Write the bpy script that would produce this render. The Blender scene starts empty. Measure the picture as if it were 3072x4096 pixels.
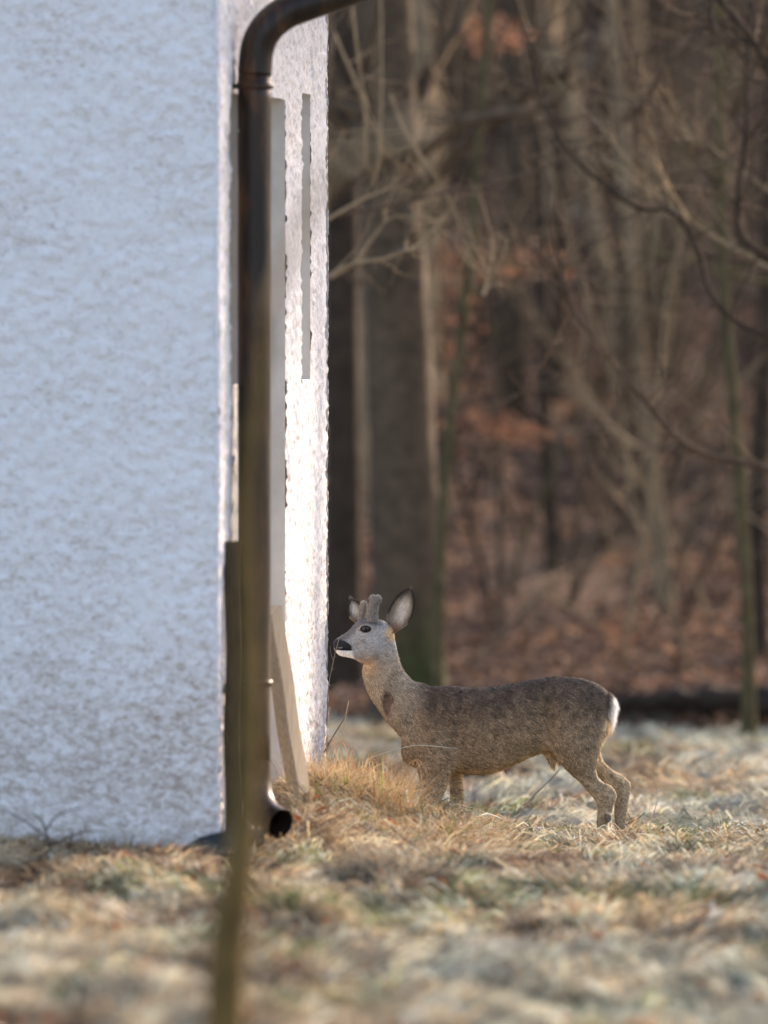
import bpy, math, random
import numpy as np
from mathutils import Vector
from mathutils.bvhtree import BVHTree

rng = np.random.default_rng(7)
random.seed(7)
sc = bpy.context.scene
C = sc.collection
R = math.radians

# ------------------------------------------------------------------ camera
F_PX, HOR, CAM_H = 30000.0, 1220.0, 2.2
PITCH = math.atan((2048 - HOR) / F_PX)
cam_d = bpy.data.cameras.new('camera')
cam = bpy.data.objects.new('camera', cam_d)
C.objects.link(cam)
cam.location = (0, 0, CAM_H)
cam.rotation_euler = (R(90) - PITCH, 0, 0)
cam_d.sensor_fit = 'VERTICAL'
cam_d.sensor_height = 36.0
cam_d.lens = F_PX / 4096 * 36.0
cam_d.clip_start = 0.5
cam_d.clip_end = 2500
cam_d.dof.use_dof = True
cam_d.dof.focus_distance = 29.92
cam_d.dof.aperture_fstop = 1.95
sc.camera = cam

# ------------------------------------------------------------------ light
SUN_AZ, SUN_EL = R(38), R(17)       # azimuth to the right of the view axis (+Y)
world = bpy.data.worlds.new('World')
sc.world = world
world.use_nodes = True
wn = world.node_tree
wn.nodes.clear()
sky = wn.nodes.new('ShaderNodeTexSky')
sky.sky_type = 'NISHITA'
sky.sun_disc = False
sky.sun_elevation = SUN_EL
sky.sun_rotation = SUN_AZ
sky.air_density = 1.0
sky.dust_density = 2.2
sky.ozone_density = 1.6
bg = wn.nodes.new('ShaderNodeBackground')
bg.inputs['Strength'].default_value = 0.15
wo = wn.nodes.new('ShaderNodeOutputWorld')
wn.links.new(sky.outputs[0], bg.inputs['Color'])
wn.links.new(bg.outputs[0], wo.inputs['Surface'])
sun_d = bpy.data.lights.new('sun', 'SUN')
sun_d.energy = 2.5
sun_d.angle = R(0.5)
sun_d.color = (1.0, 0.86, 0.66)
sun = bpy.data.objects.new('sun', sun_d)
C.objects.link(sun)
sv = Vector((math.sin(SUN_AZ) * math.cos(SUN_EL), math.cos(SUN_AZ) * math.cos(SUN_EL), math.sin(SUN_EL)))
sun.rotation_euler = sv.to_track_quat('Z', 'Y').to_euler()
sc.view_settings.view_transform = 'Standard'
sc.view_settings.look = 'None'
sc.view_settings.gamma = 1.0
sc.view_settings.use_curve_mapping = False
sc.view_settings.exposure = 1.85
sc.view_settings.use_white_balance = True
sc.view_settings.white_balance_temperature = 7000
sc.view_settings.white_balance_tint = 20
sc.cycles.use_denoising = True
sc.cycles.max_bounces = 6
sc.cycles.diffuse_bounces = 4
sc.cycles.transparent_max_bounces = 8

# ------------------------------------------------------------------ helpers
CP, SP = math.cos(PITCH), math.sin(PITCH)
def P(px, py, d):
    """the point seen at a place of the photograph (3072 x 4096), d metres away"""
    a = (px - 1536) / F_PX * d
    b = (2048 - py) / F_PX * d
    return np.array((a, d * CP + b * SP, CAM_H - d * SP + b * CP))

def _hash(ix, iy, seed):
    h = (ix.astype(np.int64) * 374761393 + iy.astype(np.int64) * 668265263 + seed * 974634777) & 0xffffffff
    h = ((h ^ (h >> 13)) * 1274126177) & 0xffffffff
    return ((h ^ (h >> 16)) & 0xffff) / 65535.0
def vnoise(x, y, seed=0):
    x = np.asarray(x, float); y = np.asarray(y, float)
    ix = np.floor(x); iy = np.floor(y)
    fx = x - ix; fy = y - iy
    fx = fx * fx * (3 - 2 * fx); fy = fy * fy * (3 - 2 * fy)
    a = _hash(ix, iy, seed); b = _hash(ix + 1, iy, seed)
    c = _hash(ix, iy + 1, seed); d = _hash(ix + 1, iy + 1, seed)
    return (a + (b - a) * fx) * (1 - fy) + (c + (d - c) * fx) * fy
def fbm(x, y, seed=0, o=4):
    s = 0; a = 0.5; t = 0
    for k in range(o):
        s = s + a * vnoise(np.asarray(x) * 2 ** k + 17.3 * k, np.asarray(y) * 2 ** k - 9.1 * k, seed + k)
        t += a; a *= 0.5
    return s / t
def sstep(a, b, x):
    t = np.clip((np.asarray(x, float) - a) / (b - a), 0, 1)
    return t * t * (3 - 2 * t)

def mesh_obj(name, V, faces, mat=None, parent=None, col=None, smooth=True):
    """faces: a list of integer arrays (n,3) and/or (n,4)"""
    me = bpy.data.meshes.new(name)
    V = np.asarray(V, np.float32).reshape(-1, 3)
    if not isinstance(faces, list):
        faces = [faces]
    faces = [np.asarray(f, np.int32) for f in faces if len(f)]
    me.vertices.add(len(V)); me.vertices.foreach_set('co', V.ravel())
    nl = sum(f.size for f in faces); npoly = sum(len(f) for f in faces)
    me.loops.add(nl)
    me.loops.foreach_set('vertex_index', np.concatenate([f.ravel() for f in faces]))
    me.polygons.add(npoly)
    tot = np.concatenate([np.full(len(f), f.shape[1], np.int32) for f in faces])
    st = np.concatenate(([0], np.cumsum(tot)[:-1])).astype(np.int32)
    me.polygons.foreach_set('loop_start', st)
    me.polygons.foreach_set('loop_total', tot)
    me.polygons.foreach_set('use_smooth', np.full(npoly, smooth, bool))
    if col is not None:
        a = me.attributes.new('col', 'FLOAT_COLOR', 'POINT')
        c = np.ones((len(V), 4), np.float32); c[:, :3] = col
        a.data.foreach_set('color', c.ravel())
    me.update(calc_edges=True)
    me.validate()
    o = bpy.data.objects.new(name, me)
    C.objects.link(o)
    if mat: me.materials.append(mat)
    if parent is not None: o.parent = parent
    return o

def empty(name, loc=(0, 0, 0)):
    o = bpy.data.objects.new(name, None)
    C.objects.link(o)
    o.empty_display_size = 0.1
    return o
def tag(o, label, cat, group=None):
    o['label'] = label; o['category'] = cat
    if group: o['group'] = group
    return o

class Geo:
    def __init__(s): s.V = []; s.Q = []; s.T = []; s.K = []; s.n = 0
    def add(s, V, Q=None, T=None, col=None):
        V = np.asarray(V, float).reshape(-1, 3)
        s.V.append(V)
        if Q is not None and len(Q): s.Q.append(np.asarray(Q) + s.n)
        if T is not None and len(T): s.T.append(np.asarray(T) + s.n)
        if col is not None: s.K.append(np.broadcast_to(np.asarray(col, float), (len(V), 3)))
        s.n += len(V)
    def tube(s, pts, rad, n=8, rough=0.0, col=None, cap=True):
        pts = np.asarray(pts, float); m = len(pts)
        rad = np.broadcast_to(np.asarray(rad, float), (m,))
        t = np.gradient(pts, axis=0); t /= np.linalg.norm(t, axis=1)[:, None] + 1e-9
        up = np.array((0.13, 0.31, 0.94)) if abs(t[0][2]) < 0.8 else np.array((0.9, 0.4, 0.05))
        u = np.cross(t, up); u /= np.linalg.norm(u, axis=1)[:, None] + 1e-9
        v = np.cross(t, u)
        a = np.arange(n) / n * 2 * np.pi
        rr = rad[:, None] * (1 + rough * (rng.random((m, n)) - 0.5) * 2)
        V = pts[:, None] + rr[..., None] * (np.cos(a)[None, :, None] * u[:, None] + np.sin(a)[None, :, None] * v[:, None])
        V = V.reshape(-1, 3)
        i = np.arange(m - 1)[:, None] * n; j = np.arange(n)[None]; k = (j + 1) % n
        Q = np.stack([i + j, i + k, i + n + k, i + n + j], -1).reshape(-1, 4)
        T = None
        if cap:
            V = np.vstack([V, pts[:1], pts[-1:]])
            jj = np.arange(n); kk = (jj + 1) % n; b = (m - 1) * n
            T = np.vstack([np.stack([kk, jj, np.full(n, m * n)], -1), np.stack([b + jj, b + kk, np.full(n, m * n + 1)], -1)])
        s.add(V, Q, T, col)
    def box(s, c, ax, half):
        """oriented box: centre, three unit axes, half sizes"""
        c = np.asarray(c, float); ax = np.asarray(ax, float)
        V = [c + sx * half[0] * ax[0] + sy * half[1] * ax[1] + sz * half[2] * ax[2]
             for sx in (-1, 1) for sy in (-1, 1) for sz in (-1, 1)]
        Q = [(0, 1, 3, 2), (4, 6, 7, 5), (0, 4, 5, 1), (2, 3, 7, 6), (0, 2, 6, 4), (1, 5, 7, 3)]
        s.add(V, Q)
    def build(s, name, mat, parent=None, smooth=True):
        fs = []
        if s.Q: fs.append(np.vstack(s.Q))
        if s.T: fs.append(np.vstack(s.T))
        return mesh_obj(name, np.vstack(s.V), fs, mat, parent, np.vstack(s.K) if s.K else None, smooth)

def smooth_path(pts, n=6):
    """Catmull-Rom through the points"""
    p = np.asarray(pts, float)
    if len(p) < 3:
        t = np.linspace(0, 1, n + 1)[:, None]
        return p[0] * (1 - t) + p[-1] * t
    q = np.vstack([2 * p[0] - p[1], p, 2 * p[-1] - p[-2]])
    out = []
    for i in range(1, len(q) - 2):
        for t in np.arange(n) / n:
            out.append(0.5 * (2 * q[i] + (q[i + 1] - q[i - 1]) * t + (2 * q[i - 1] - 5 * q[i] + 4 * q[i + 1] - q[i + 2]) * t * t
                              + (3 * q[i] - q[i - 1] - 3 * q[i + 1] + q[i + 2]) * t ** 3))
    out.append(p[-1])
    return np.array(out)

# ------------------------------------------------------------------ materials
def new_mat(name):
    m = bpy.data.materials.new(name); m.use_nodes = True
    nt = m.node_tree; nt.nodes.clear()
    out = nt.nodes.new('ShaderNodeOutputMaterial')
    return m, nt, out
def N(nt, t, **kw):
    n = nt.nodes.new('ShaderNode' + t)
    for k, v in kw.items():
        if k in n.inputs: n.inputs[k].default_value = v
        else: setattr(n, k, v)
    return n
def ramp(nt, fac, stops):
    r = nt.nodes.new('ShaderNodeValToRGB')
    e = r.color_ramp.elements
    while len(e) < len(stops): e.new(0.5)
    for x, (p, c) in zip(e, stops):
        x.position = p; x.color = (*c, 1)
    nt.links.new(fac, r.inputs[0])
    return r.outputs[0]
def surf_mat(name, stops, scale=20, detail=6, rough=0.85, bump=0.3, bscale=60, bdist=0.01, spec=0.3, stretch=None, metallic=0.0, coat=0.0):
    m, nt, out = new_mat(name)
    tc = N(nt, 'TexCoord')
    co = tc.outputs['Object']
    if stretch:
        mp = N(nt, 'Mapping'); mp.inputs['Scale'].default_value = stretch
        nt.links.new(co, mp.inputs[0]); co = mp.outputs[0]
    n1 = N(nt, 'TexNoise', Scale=scale, Detail=detail, Roughness=0.65)
    nt.links.new(co, n1.inputs['Vector'])
    c = ramp(nt, n1.outputs[0], stops)
    b = N(nt, 'BsdfPrincipled', Roughness=rough, Metallic=metallic)
    b.inputs['Specular IOR Level'].default_value = spec
    b.inputs['Coat Weight'].default_value = coat
    nt.links.new(c, b.inputs['Base Color'])
    if bump:
        n2 = N(nt, 'TexNoise', Scale=bscale, Detail=5.0)
        nt.links.new(co, n2.inputs['Vector'])
        bp = N(nt, 'Bump', Strength=bump, Distance=bdist)
        nt.links.new(n2.outputs[0], bp.inputs['Height'])
        nt.links.new(bp.outputs[0], b.inputs['Normal'])
    nt.links.new(b.outputs[0], out.inputs[0])
    return m
def attr_mat(name, rough=0.8, trans=0.0, var=0.0, vscale=30, spec=0.2, bump=0.0, bscale=80, tcol=None):
    """colour from the vertex attribute col, varied by noise; optionally translucent"""
    m, nt, out = new_mat(name)
    at = N(nt, 'Attribute'); at.attribute_name = 'col'
    c = at.outputs['Color']
    tc = N(nt, 'TexCoord')
    if var:
        n1 = N(nt, 'TexNoise', Scale=vscale, Detail=6.0, Roughness=0.7)
        nt.links.new(tc.outputs['Object'], n1.inputs['Vector'])
        mr = N(nt, 'MapRange'); mr.inputs['From Min'].default_value = 0.3; mr.inputs['From Max'].default_value = 0.7
        mr.inputs['To Min'].default_value = 1 - var; mr.inputs['To Max'].default_value = 1 + var
        nt.links.new(n1.outputs[0], mr.inputs[0])
        vm = N(nt, 'VectorMath', operation='SCALE')
        nt.links.new(c, vm.inputs[0]); nt.links.new(mr.outputs[0], vm.inputs['Scale'])
        c = vm.outputs[0]
    b = N(nt, 'BsdfPrincipled', Roughness=rough)
    b.inputs['Specular IOR Level'].default_value = spec
    nt.links.new(c, b.inputs['Base Color'])
    if bump:
        n2 = N(nt, 'TexNoise', Scale=bscale, Detail=5.0)
        nt.links.new(tc.outputs['Object'], n2.inputs['Vector'])
        bp = N(nt, 'Bump', Strength=bump, Distance=0.01)
        nt.links.new(n2.outputs[0], bp.inputs['Height']); nt.links.new(bp.outputs[0], b.inputs['Normal'])
    s = b.outputs[0]
    if trans:
        t = N(nt, 'BsdfTranslucent'); nt.links.new(c, t.inputs[0])
        mx = N(nt, 'MixShader', Fac=trans)
        nt.links.new(s, mx.inputs[1]); nt.links.new(t.outputs[0], mx.inputs[2]); s = mx.outputs[0]
    nt.links.new(s, out.inputs[0])
    return m

M_ground = attr_mat('ground_soil', 0.95, 0, 0.5, 25, 0.1, 0.8, 60)
M_grass = attr_mat('grass_blades', 0.6, 0.35, 0, spec=0.25)
M_leaf = attr_mat('dead_leaves', 0.7, 0.35, 0, spec=0.2)
M_bark = attr_mat('bark', 0.9, 0, 0.45, 9, 0.15, 0.8, 30)
def stucco_mat():
    m, nt, out = new_mat('white_roughcast')
    tc = N(nt, 'TexCoord'); L = nt.links.new
    mp = N(nt, 'Mapping'); mp.inputs['Scale'].default_value = (.85, .85, 1.3); mp.inputs['Rotation'].default_value = (0, R(14), 0)
    L(tc.outputs['Object'], mp.inputs[0])
    a = N(nt, 'TexNoise', Scale=40, Detail=10.0, Roughness=.68, Distortion=.6); L(mp.outputs[0], a.inputs['Vector'])
    b = N(nt, 'TexNoise', Scale=2.3, Detail=4.0, Roughness=.6); L(tc.outputs['Object'], b.inputs['Vector'])
    w = N(nt, 'MapRange'); w.inputs['From Min'].default_value = .35; w.inputs['From Max'].default_value = .65
    w.inputs['To Min'].default_value = -.06; w.inputs['To Max'].default_value = .05; L(b.outputs[0], w.inputs[0])
    # splashed dirt low on the wall
    sx = N(nt, 'SeparateXYZ'); L(tc.outputs['Object'], sx.inputs[0])
    z = N(nt, 'MapRange'); z.inputs['From Min'].default_value = .2; z.inputs['From Max'].default_value = 1.5
    z.inputs['To Min'].default_value = -.13; z.inputs['To Max'].default_value = .055; L(sx.outputs[2], z.inputs[0])
    s1 = N(nt, 'Math', operation='ADD'); L(a.outputs[0], s1.inputs[0]); L(w.outputs[0], s1.inputs[1])
    s2 = N(nt, 'Math', operation='ADD'); L(s1.outputs[0], s2.inputs[0]); L(z.outputs[0], s2.inputs[1])
    c = ramp(nt, s2.outputs[0], [(.27, (.40, .33, .29)), (.40, (.60, .55, .52)), (.52, (.73, .705, .70)), (.7, (.78, .76, .755))])
    p = N(nt, 'BsdfPrincipled', Roughness=.92); p.inputs['Specular IOR Level'].default_value = .2
    L(c, p.inputs['Base Color'])
    n2 = N(nt, 'TexNoise', Scale=150, Detail=5.0); L(tc.outputs['Object'], n2.inputs['Vector'])
    bp = N(nt, 'Bump', Strength=.7, Distance=.005); L(n2.outputs[0], bp.inputs['Height']); L(bp.outputs[0], p.inputs['Normal'])
    L(p.outputs[0], out.inputs[0])
    return m
M_stucco = stucco_mat()
M_render = surf_mat('grey_smooth_render', [(0.3, (0.52, 0.50, 0.47)), (0.6, (0.64, 0.62, 0.59))], scale=4, rough=0.85, bump=0.15, bscale=90, bdist=0.003)
M_pipe = surf_mat('brown_painted_metal', [(0.3, (0.010, 0.006, 0.006)), (0.5, (0.020, 0.012, 0.008)), (0.66, (0.080, 0.032, 0.012))], scale=9, rough=0.42, bump=0.1, bscale=30, bdist=0.003, spec=0.3, stretch=(2, 2, 0.5))
M_tray = surf_mat('dark_green_metal', [(0.3, (0.010, 0.012, 0.011)), (0.7, (0.02, 0.03, 0.03))], scale=10, rough=0.6, bump=0.1)
M_oldwood = surf_mat('dark_weathered_timber', [(0.3, (0.035, 0.024, 0.012)), (0.7, (0.085, 0.06, 0.03))], scale=14, rough=0.85, bump=0.5, stretch=(9, 9, 0.6))
M_plank = surf_mat('pale_sawn_timber', [(0.3, (0.34, 0.26, 0.18)), (0.7, (0.52, 0.42, 0.30))], scale=14, rough=0.8, bump=0.5, stretch=(9, 9, 0.5))
M_roof = surf_mat('dark_roof', [(0.3, (0.06, 0.03, 0.02)), (0.7, (0.12, 0.06, 0.04))], scale=8, rough=0.8)
M_fur = attr_mat('deer_coat', 0.75, 0.0, 0.35, 160, 0.15, 0.3, 300)
M_hair = attr_mat('deer_hair', 0.6, 0.18, 0, spec=0.3)
M_eye = surf_mat('wet_dark_eye', [(0.4, (0.006, 0.005, 0.006)), (0.8, (0.012, 0.01, 0.012))], rough=0.05, bump=0, spec=0.6)

# ------------------------------------------------------------------ terrain
def spot(px, py, z=.2):
    d = (CAM_H - z) * F_PX / (py - HOR)
    return ((px - 1536) / F_PX * d, d)
# hummocks of the foreground: column, row, height, radius
HUMPS = [spot(*q[:2]) + q[2:] for q in ((1420, 3330, .05, .16), (1250, 3400, .06, .2), (2880, 3500, .09, .16), (2180, 3500, .07, .22), (1650, 3560, .06, .2), (600, 3600, .06, .2),
         (2500, 3700, .06, .22), (1200, 3760, .07, .2), (300, 3800, .06, .2), (1980, 3930, .07, .22), (2800, 3980, .07, .2), (500, 4080, .10, .25), (1050, 3980, .05, .2), (40, 3330, -.09, .38))]
# darker brown patches: column, row, radius
DARKS = [spot(*q[:2]) + q[2:] for q in ((1500, 3400, .17), (1300, 3330, .10), (2930, 3530, .15), (2180, 3540, .16), (2440, 3490, .10), (620, 3330, .2), (700, 3480, .12),
         (1900, 3700, .09), (2650, 3760, .12), (950, 3820, .14), (430, 3780, .10), (1450, 3900, .11), (2350, 3960, .13), (560, 4060, .2), (2900, 3880, .12), (1750, 3450, .08), (60, 3560, .15))]
CREST_PX = np.array([-400, 900, 1200, 1305, 1500, 1680, 1900, 2100, 2400, 3072, 3800])
CREST_Z = np.array([.26, .28, .335, .335, .262, .222, .172, .13, .112, .102, .10])
def ground_z(x, y):
    x = np.asarray(x, float); y = np.asarray(y, float)
    px = 1536 + x / np.maximum(y, 5) * F_PX
    crest = np.interp(1536 + x / 29.3 * F_PX, CREST_PX, CREST_Z)
    plate = 0.19 + 0.06 * sstep(0.4, -1.2, x)
    w = sstep(25.8, 29.1, y)
    fore = plate * (1 - w) + crest * w
    back = -0.0213 * np.clip(y - 30, 0, 16)
    z = fore + (back - fore) * sstep(29.35, 30.15, y)
    # lumpy tussocks
    near = 1 - sstep(34, 48, y)
    lump = (fbm(x * 1.3 + 3, y * 0.75, 5, 3) - 0.5) * 0.17 + (fbm(x * 4.6, y * 2.4, 9, 3) - 0.5) * 0.17
    calm = 0.35 + 0.65 * np.clip(np.abs(y - 29.4) / 1.6, 0, 1)
    calm = calm * (1 - .85 * sstep(24.8, 26.2, y) * sstep(-.25, -.6, x) * (y < 29))
    z = z + lump * calm * (0.25 + 0.75 * near)
    for hx_, hy_, hh, hr in HUMPS: z = z + hh * np.exp(-((x - hx_) ** 2 + ((y - hy_) * .6) ** 2) / hr ** 2)
    # the wooded slope beyond the clearing, with a shallow dark bank before it
    s = np.maximum(y - 46, 0)
    z = z + 0.05 * s + 0.0035 * np.minimum(s, 75) ** 2 + 0.3 * np.maximum(s - 75, 0) * (s < 160) + 25 * (s >= 160)
    z = z + (fbm(x * 0.35, y * 0.2, 21, 3) - 0.5) * 0.9 * sstep(46, 60, y)
    z = z - 0.22 * np.exp(-((y - 45.2) / 0.9) ** 2) * sstep(-0.5, 1, x) + 0.16 * np.exp(-((y - 46.6) / 0.6) ** 2) * sstep(0, 1.2, x)
    return z
def gz(x, y): return float(ground_z(np.array([x]), np.array([y]))[0])
def drop(px, d):
    """the spot of ground at photograph column px, d metres away"""
    x = (px - 1536) / F_PX * d
    return np.array((x, d, gz(x, d)))

STRAW = np.array((.45, .345, .215)); TAN = np.array((.31, .21, .12)); BROWN = np.array((.095, .058, .038))
GREEN = np.array((.095, .115, .04)); FROST = np.array((.36, .41, .345)); LEAF = np.array((.18, .105, .066)); PALE = np.array((.60, .50, .35))
def ground_kind(x, y):
    """weights: frost, green, brown (0..1)"""
    a = fbm(x * 3.1 + 40, y * 1.3, 31, 4)
    b = fbm(x * 3.4 - 9, y * 1.6, 41, 4)
    c = fbm(x * 4.6 + 5, y * 1.5, 51, 4)
    open_ = np.clip(sstep(-0.6, 1.0, x) * 0.5 + sstep(28.6, 21, y) * 0.6 + sstep(30, 31, y) * 0.8, 0, 1)
    fr = sstep(0.34, 0.58, a) * open_
    gr = sstep(0.54, 0.68, b)
    br = sstep(0.52, 0.68, c)
    gr = gr * (1 - .85 * sstep(24.5, 26, y) * sstep(-.25, -.6, x) * (y < 29))
    for hx_, hy_, hr in DARKS:
        g_ = np.exp(-((x - hx_) ** 2 + ((y - hy_) * .5) ** 2) / hr ** 2 * 1.4) * (.6 + .8 * c)
        br = np.clip(br + .85 * g_, 0, 1.2); fr = fr * (1 - np.clip(g_, 0, 1)); gr = gr * (1 - .7 * np.clip(g_, 0, 1))
    return fr, gr, np.clip(br, 0, 1.3)
def ground_col(x, y):
    fr, gr, br = ground_kind(x, y)
    c = TAN[None] * 0.62 * np.ones((len(x), 1))
    br = np.clip(br, 0, 1)
    c = c * (1 - br[:, None]) + BROWN * br[:, None]
    c = c * (1 - .5 * gr[:, None]) + GREEN * .5 * gr[:, None]
    c = c * (1 - .45 * fr[:, None]) + FROST * .45 * fr[:, None] * 0.8
    wood = sstep(44.5, 47, y + (fbm(x, y * .5, 77) - .5) * 3)[:, None]
    l = fbm(x * 0.9, y * 0.35, 61, 4)[:, None]
    lc = LEAF * (0.14 + .6 * sstep(.3, .7, l)) 
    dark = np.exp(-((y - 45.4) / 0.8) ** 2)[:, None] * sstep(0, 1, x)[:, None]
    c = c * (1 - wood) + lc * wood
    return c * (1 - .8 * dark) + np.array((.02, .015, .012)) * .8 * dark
def axis(segs):
    out = []
    for a, b, s in segs: out.append(np.arange(a, b, s))
    return np.concatenate(out + [[segs[-1][1]]])
gx = axis([(-600, -100, 100), (-100, -20, 10), (-20, -3.2, .6), (-3.2, 3.2, .03), (3.2, 12, .4), (12, 40, 2), (40, 100, 10), (100, 600, 100)])
gy = axis([(-300, 0, 50), (0, 14, 2), (14, 31.5, .045), (31.5, 48, .1), (48, 90, .4), (90, 130, 2), (130, 300, 15), (300, 900, 100)])
GX, GY = np.meshgrid(gx, gy)
GZ = ground_z(GX.ravel(), GY.ravel())
nx, ny = len(gx), len(gy)
ii = np.arange(ny - 1)[:, None] * nx; jj = np.arange(nx - 1)[None]
Q = np.stack([ii + jj, ii + jj + 1, ii + nx + jj + 1, ii + nx + jj], -1).reshape(-1, 4)
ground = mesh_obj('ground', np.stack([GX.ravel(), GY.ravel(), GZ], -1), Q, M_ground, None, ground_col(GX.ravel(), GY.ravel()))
ground['kind'] = 'structure'

# ------------------------------------------------------------------ house corner
W0 = np.array((-0.588, 26.5)); W1 = np.array((-0.231 + 0.002, 29.8))
wd = (W1 - W0); WL = np.linalg.norm(wd); wd = wd / WL
wn_ = np.array((wd[1], -wd[0]))                      # outward normal of the side wall
fd = -wn_                                            # direction of the front wall away from the corner
fn = -wd                                             # outward normal of the front wall
ZT = 4.3
house = empty('white_house')
tag(house, 'white roughcast house corner with narrow niches, behind the brown downpipe', 'house')
def stucco_disp(s, z, seed):
    big = (fbm(s * 7, z * 9, seed, 3) - .5) * 0.012
    med = (fbm(s * 30, z * 34, seed + 5, 3) - .5) * 0.020
    knob = np.maximum(vnoise(s * 75, z * 75, seed + 9) - 0.62, 0) * 0.016
    return big + med + knob
def pr(px):          # distance along the side wall of a photograph column
    k = (px - 1536) / F_PX
    return (k * W0[1] - W0[0]) / (wd[0] - k * wd[1])
def zof(py, y): return CAM_H + (HOR - py) / F_PX * y
# niches: (s0, s1, z0, z1, depth)
niches = []
for a, b, yt, yb, dep, nm in ((919, 951, 378, 1553, .09, 'w'), (1062, 1141, 400, None, .10, 'd'), (1206, 1241, 380, 1532, .08, 'w')):
    s0, s1 = pr(a), pr(b)
    yy = W0[1] + wd[1] * s1
    niches.append((s0, s1, zof(yb, yy) if yb else 0.0, zof(yt, yy), dep, nm))
def wall_grid(name, o2, d2, n2, L, step, zstep, holes, seed, zlo=-0.1, end0=0, end1=0):
    s = list(np.arange(0, L + 1e-6, step)); z = list(np.arange(zlo, ZT, zstep))
    for h in holes:
        s += [h[0], h[1]]; z += [h[2], h[3]]
    s = np.array(sorted(set(np.round(s, 5)))); z = np.array(sorted(set(np.round(z, 5))))
    if s[-1] < L - 1e-4: s = np.append(s, L)
    S, Z = np.meshgrid(s, z)
    Df = stucco_disp(S, Z, seed)
    X = o2[0] + d2[0] * S + n2[0] * Df; Y = o2[1] + d2[1] * S + n2[1] * Df
    # wobble along the wall too, so hole edges and corners look hand-thrown
    wob = (fbm(Z * 17 + seed, S * 3, seed + 3, 4) - .5) * 0.004
    for h in holes:
        for e, sg in ((h[0], 1), (h[1], 1)):
            w = np.exp(-np.abs(S - e) / 0.02) * (Z > h[2] - .02) * (Z < h[3] + .02)
            X += d2[0] * wob * w * 2.0; Y += d2[1] * wob * w * 2.0
    V = np.stack([X.ravel(), Y.ravel(), Z.ravel()], -1)
    n = len(s); m = len(z)
    i = np.arange(m - 1)[:, None]; j = np.arange(n - 1)[None]
    Q = np.stack([i * n + j, i * n + j + 1, (i + 1) * n + j + 1, (i + 1) * n + j], -1).reshape(-1, 4)
    cs = (s[:-1] + s[1:]) / 2; cz = (z[:-1] + z[1:]) / 2
    CS, CZ = np.meshgrid(cs, cz)
    keep = np.ones(CS.size, bool)
    for h in holes:
        keep &= ~((CS.ravel() > h[0]) & (CS.ravel() < h[1]) & (CZ.ravel() > h[2]) & (CZ.ravel() < h[3]))
    return mesh_obj(name, V, Q[keep], M_stucco, house)
wall_grid('side_wall', W0, wd, wn_, WL, .008, .009, niches, 3)
# front wall, rounded arris strip, far wall
def front(o2, L, step, zstep, seed, name, d2, n2):
    wall_grid(name, o2, d2, n2, L, step, zstep, [], seed)
front(W0, 1.9, .011, .011, 13, 'front_wall', fd, fn)
front(W1, 0.6, .012, .012, 23, 'rear_wall', fd, -fn)
# rough arris that closes the two corners
for cpt, nn, sd in ((W0, (wn_, fn), 2), (W1, (wn_, -fn), 4)):
    zz = np.arange(-0.1, ZT, .009); k = 7
    th = np.linspace(0, 1, k)
    Vv = []
    for a in th:
        nrm = nn[1] * (1 - a) + nn[0] * a; nrm = nrm / np.linalg.norm(nrm)
        r = 0.004 + 0.006 * vnoise(zz * 70, np.full_like(zz, a * 3), sd) + (fbm(zz * 14, np.full_like(zz, a), sd, 3) - .5) * .008
        c = cpt + nrm * 0.0
        base = cpt[None] - (nn[0] + nn[1])[None] * 0.006
        Vv.append(np.stack([base[0, 0] + nrm[0] * (r + .006), base[0, 1] + nrm[1] * (r + .006), zz], -1))
    Vv = np.array(Vv)                                  # k, nz, 3
    nz = len(zz)
    i = np.arange(k - 1)[:, None] * nz; j = np.arange(nz - 1)[None]
    Qs = np.stack([i + j, i + nz + j, i + nz + j + 1, i + j + 1], -1).reshape(-1, 4)
    mesh_obj('corner_edge', Vv.reshape(-1, 3), Qs, M_stucco, house)
# far part of the house behind the frame's left side (plain box, flush inside the walls)
def wp(s, out, z):   # point along the side wall
    q = W0 + wd * s + wn_ * out
    return np.array((q[0], q[1], z))
for (s0, s1, z0, z1, dep, nm) in niches:
    g = Geo()
    e = .006
    a0, a1, b0, b1 = wp(s0, e * 0, 0), wp(s1, 0, 0), wp(s0, -dep, 0), wp(s1, -dep, 0)
    def at(p, z): return np.array((p[0], p[1], z))
    # back panel
    g.add([at(b0, z0), at(b1, z0), at(b1, z1), at(b0, z1)], [(0, 1, 2, 3)])
    # far jamb, near jamb, head, sill
    g.add([at(a1, z0), at(b1, z0), at(b1, z1), at(a1, z1)], [(0, 1, 2, 3)])
    g.add([at(a0, z0), at(b0, z0), at(b0, z1), at(a0, z1)], [(0, 3, 2, 1)])
    g.add([at(a0, z1), at(a1, z1), at(b1, z1), at(b0, z1)], [(0, 1, 2, 3)])
    g.add([at(a0, z0), at(a1, z0), at(b1, z0), at(b0, z0)], [(3, 2, 1, 0)])
    g.build('niche' if nm == 'w' else 'doorway_recess', M_render, house, smooth=False)
    if nm == 'w':
        g = Geo()
        c = wp((s0 + s1) / 2, -dep / 2, z0 + .008)
        g.box(c, [(wd[0], wd[1], 0), (wn_[0], wn_[1], 0), (0, 0, 1)], ((s1 - s0) / 2 - .002, dep / 2 + .004, .007))
        g.build('sill', M_stucco, house, smooth=False)
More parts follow.
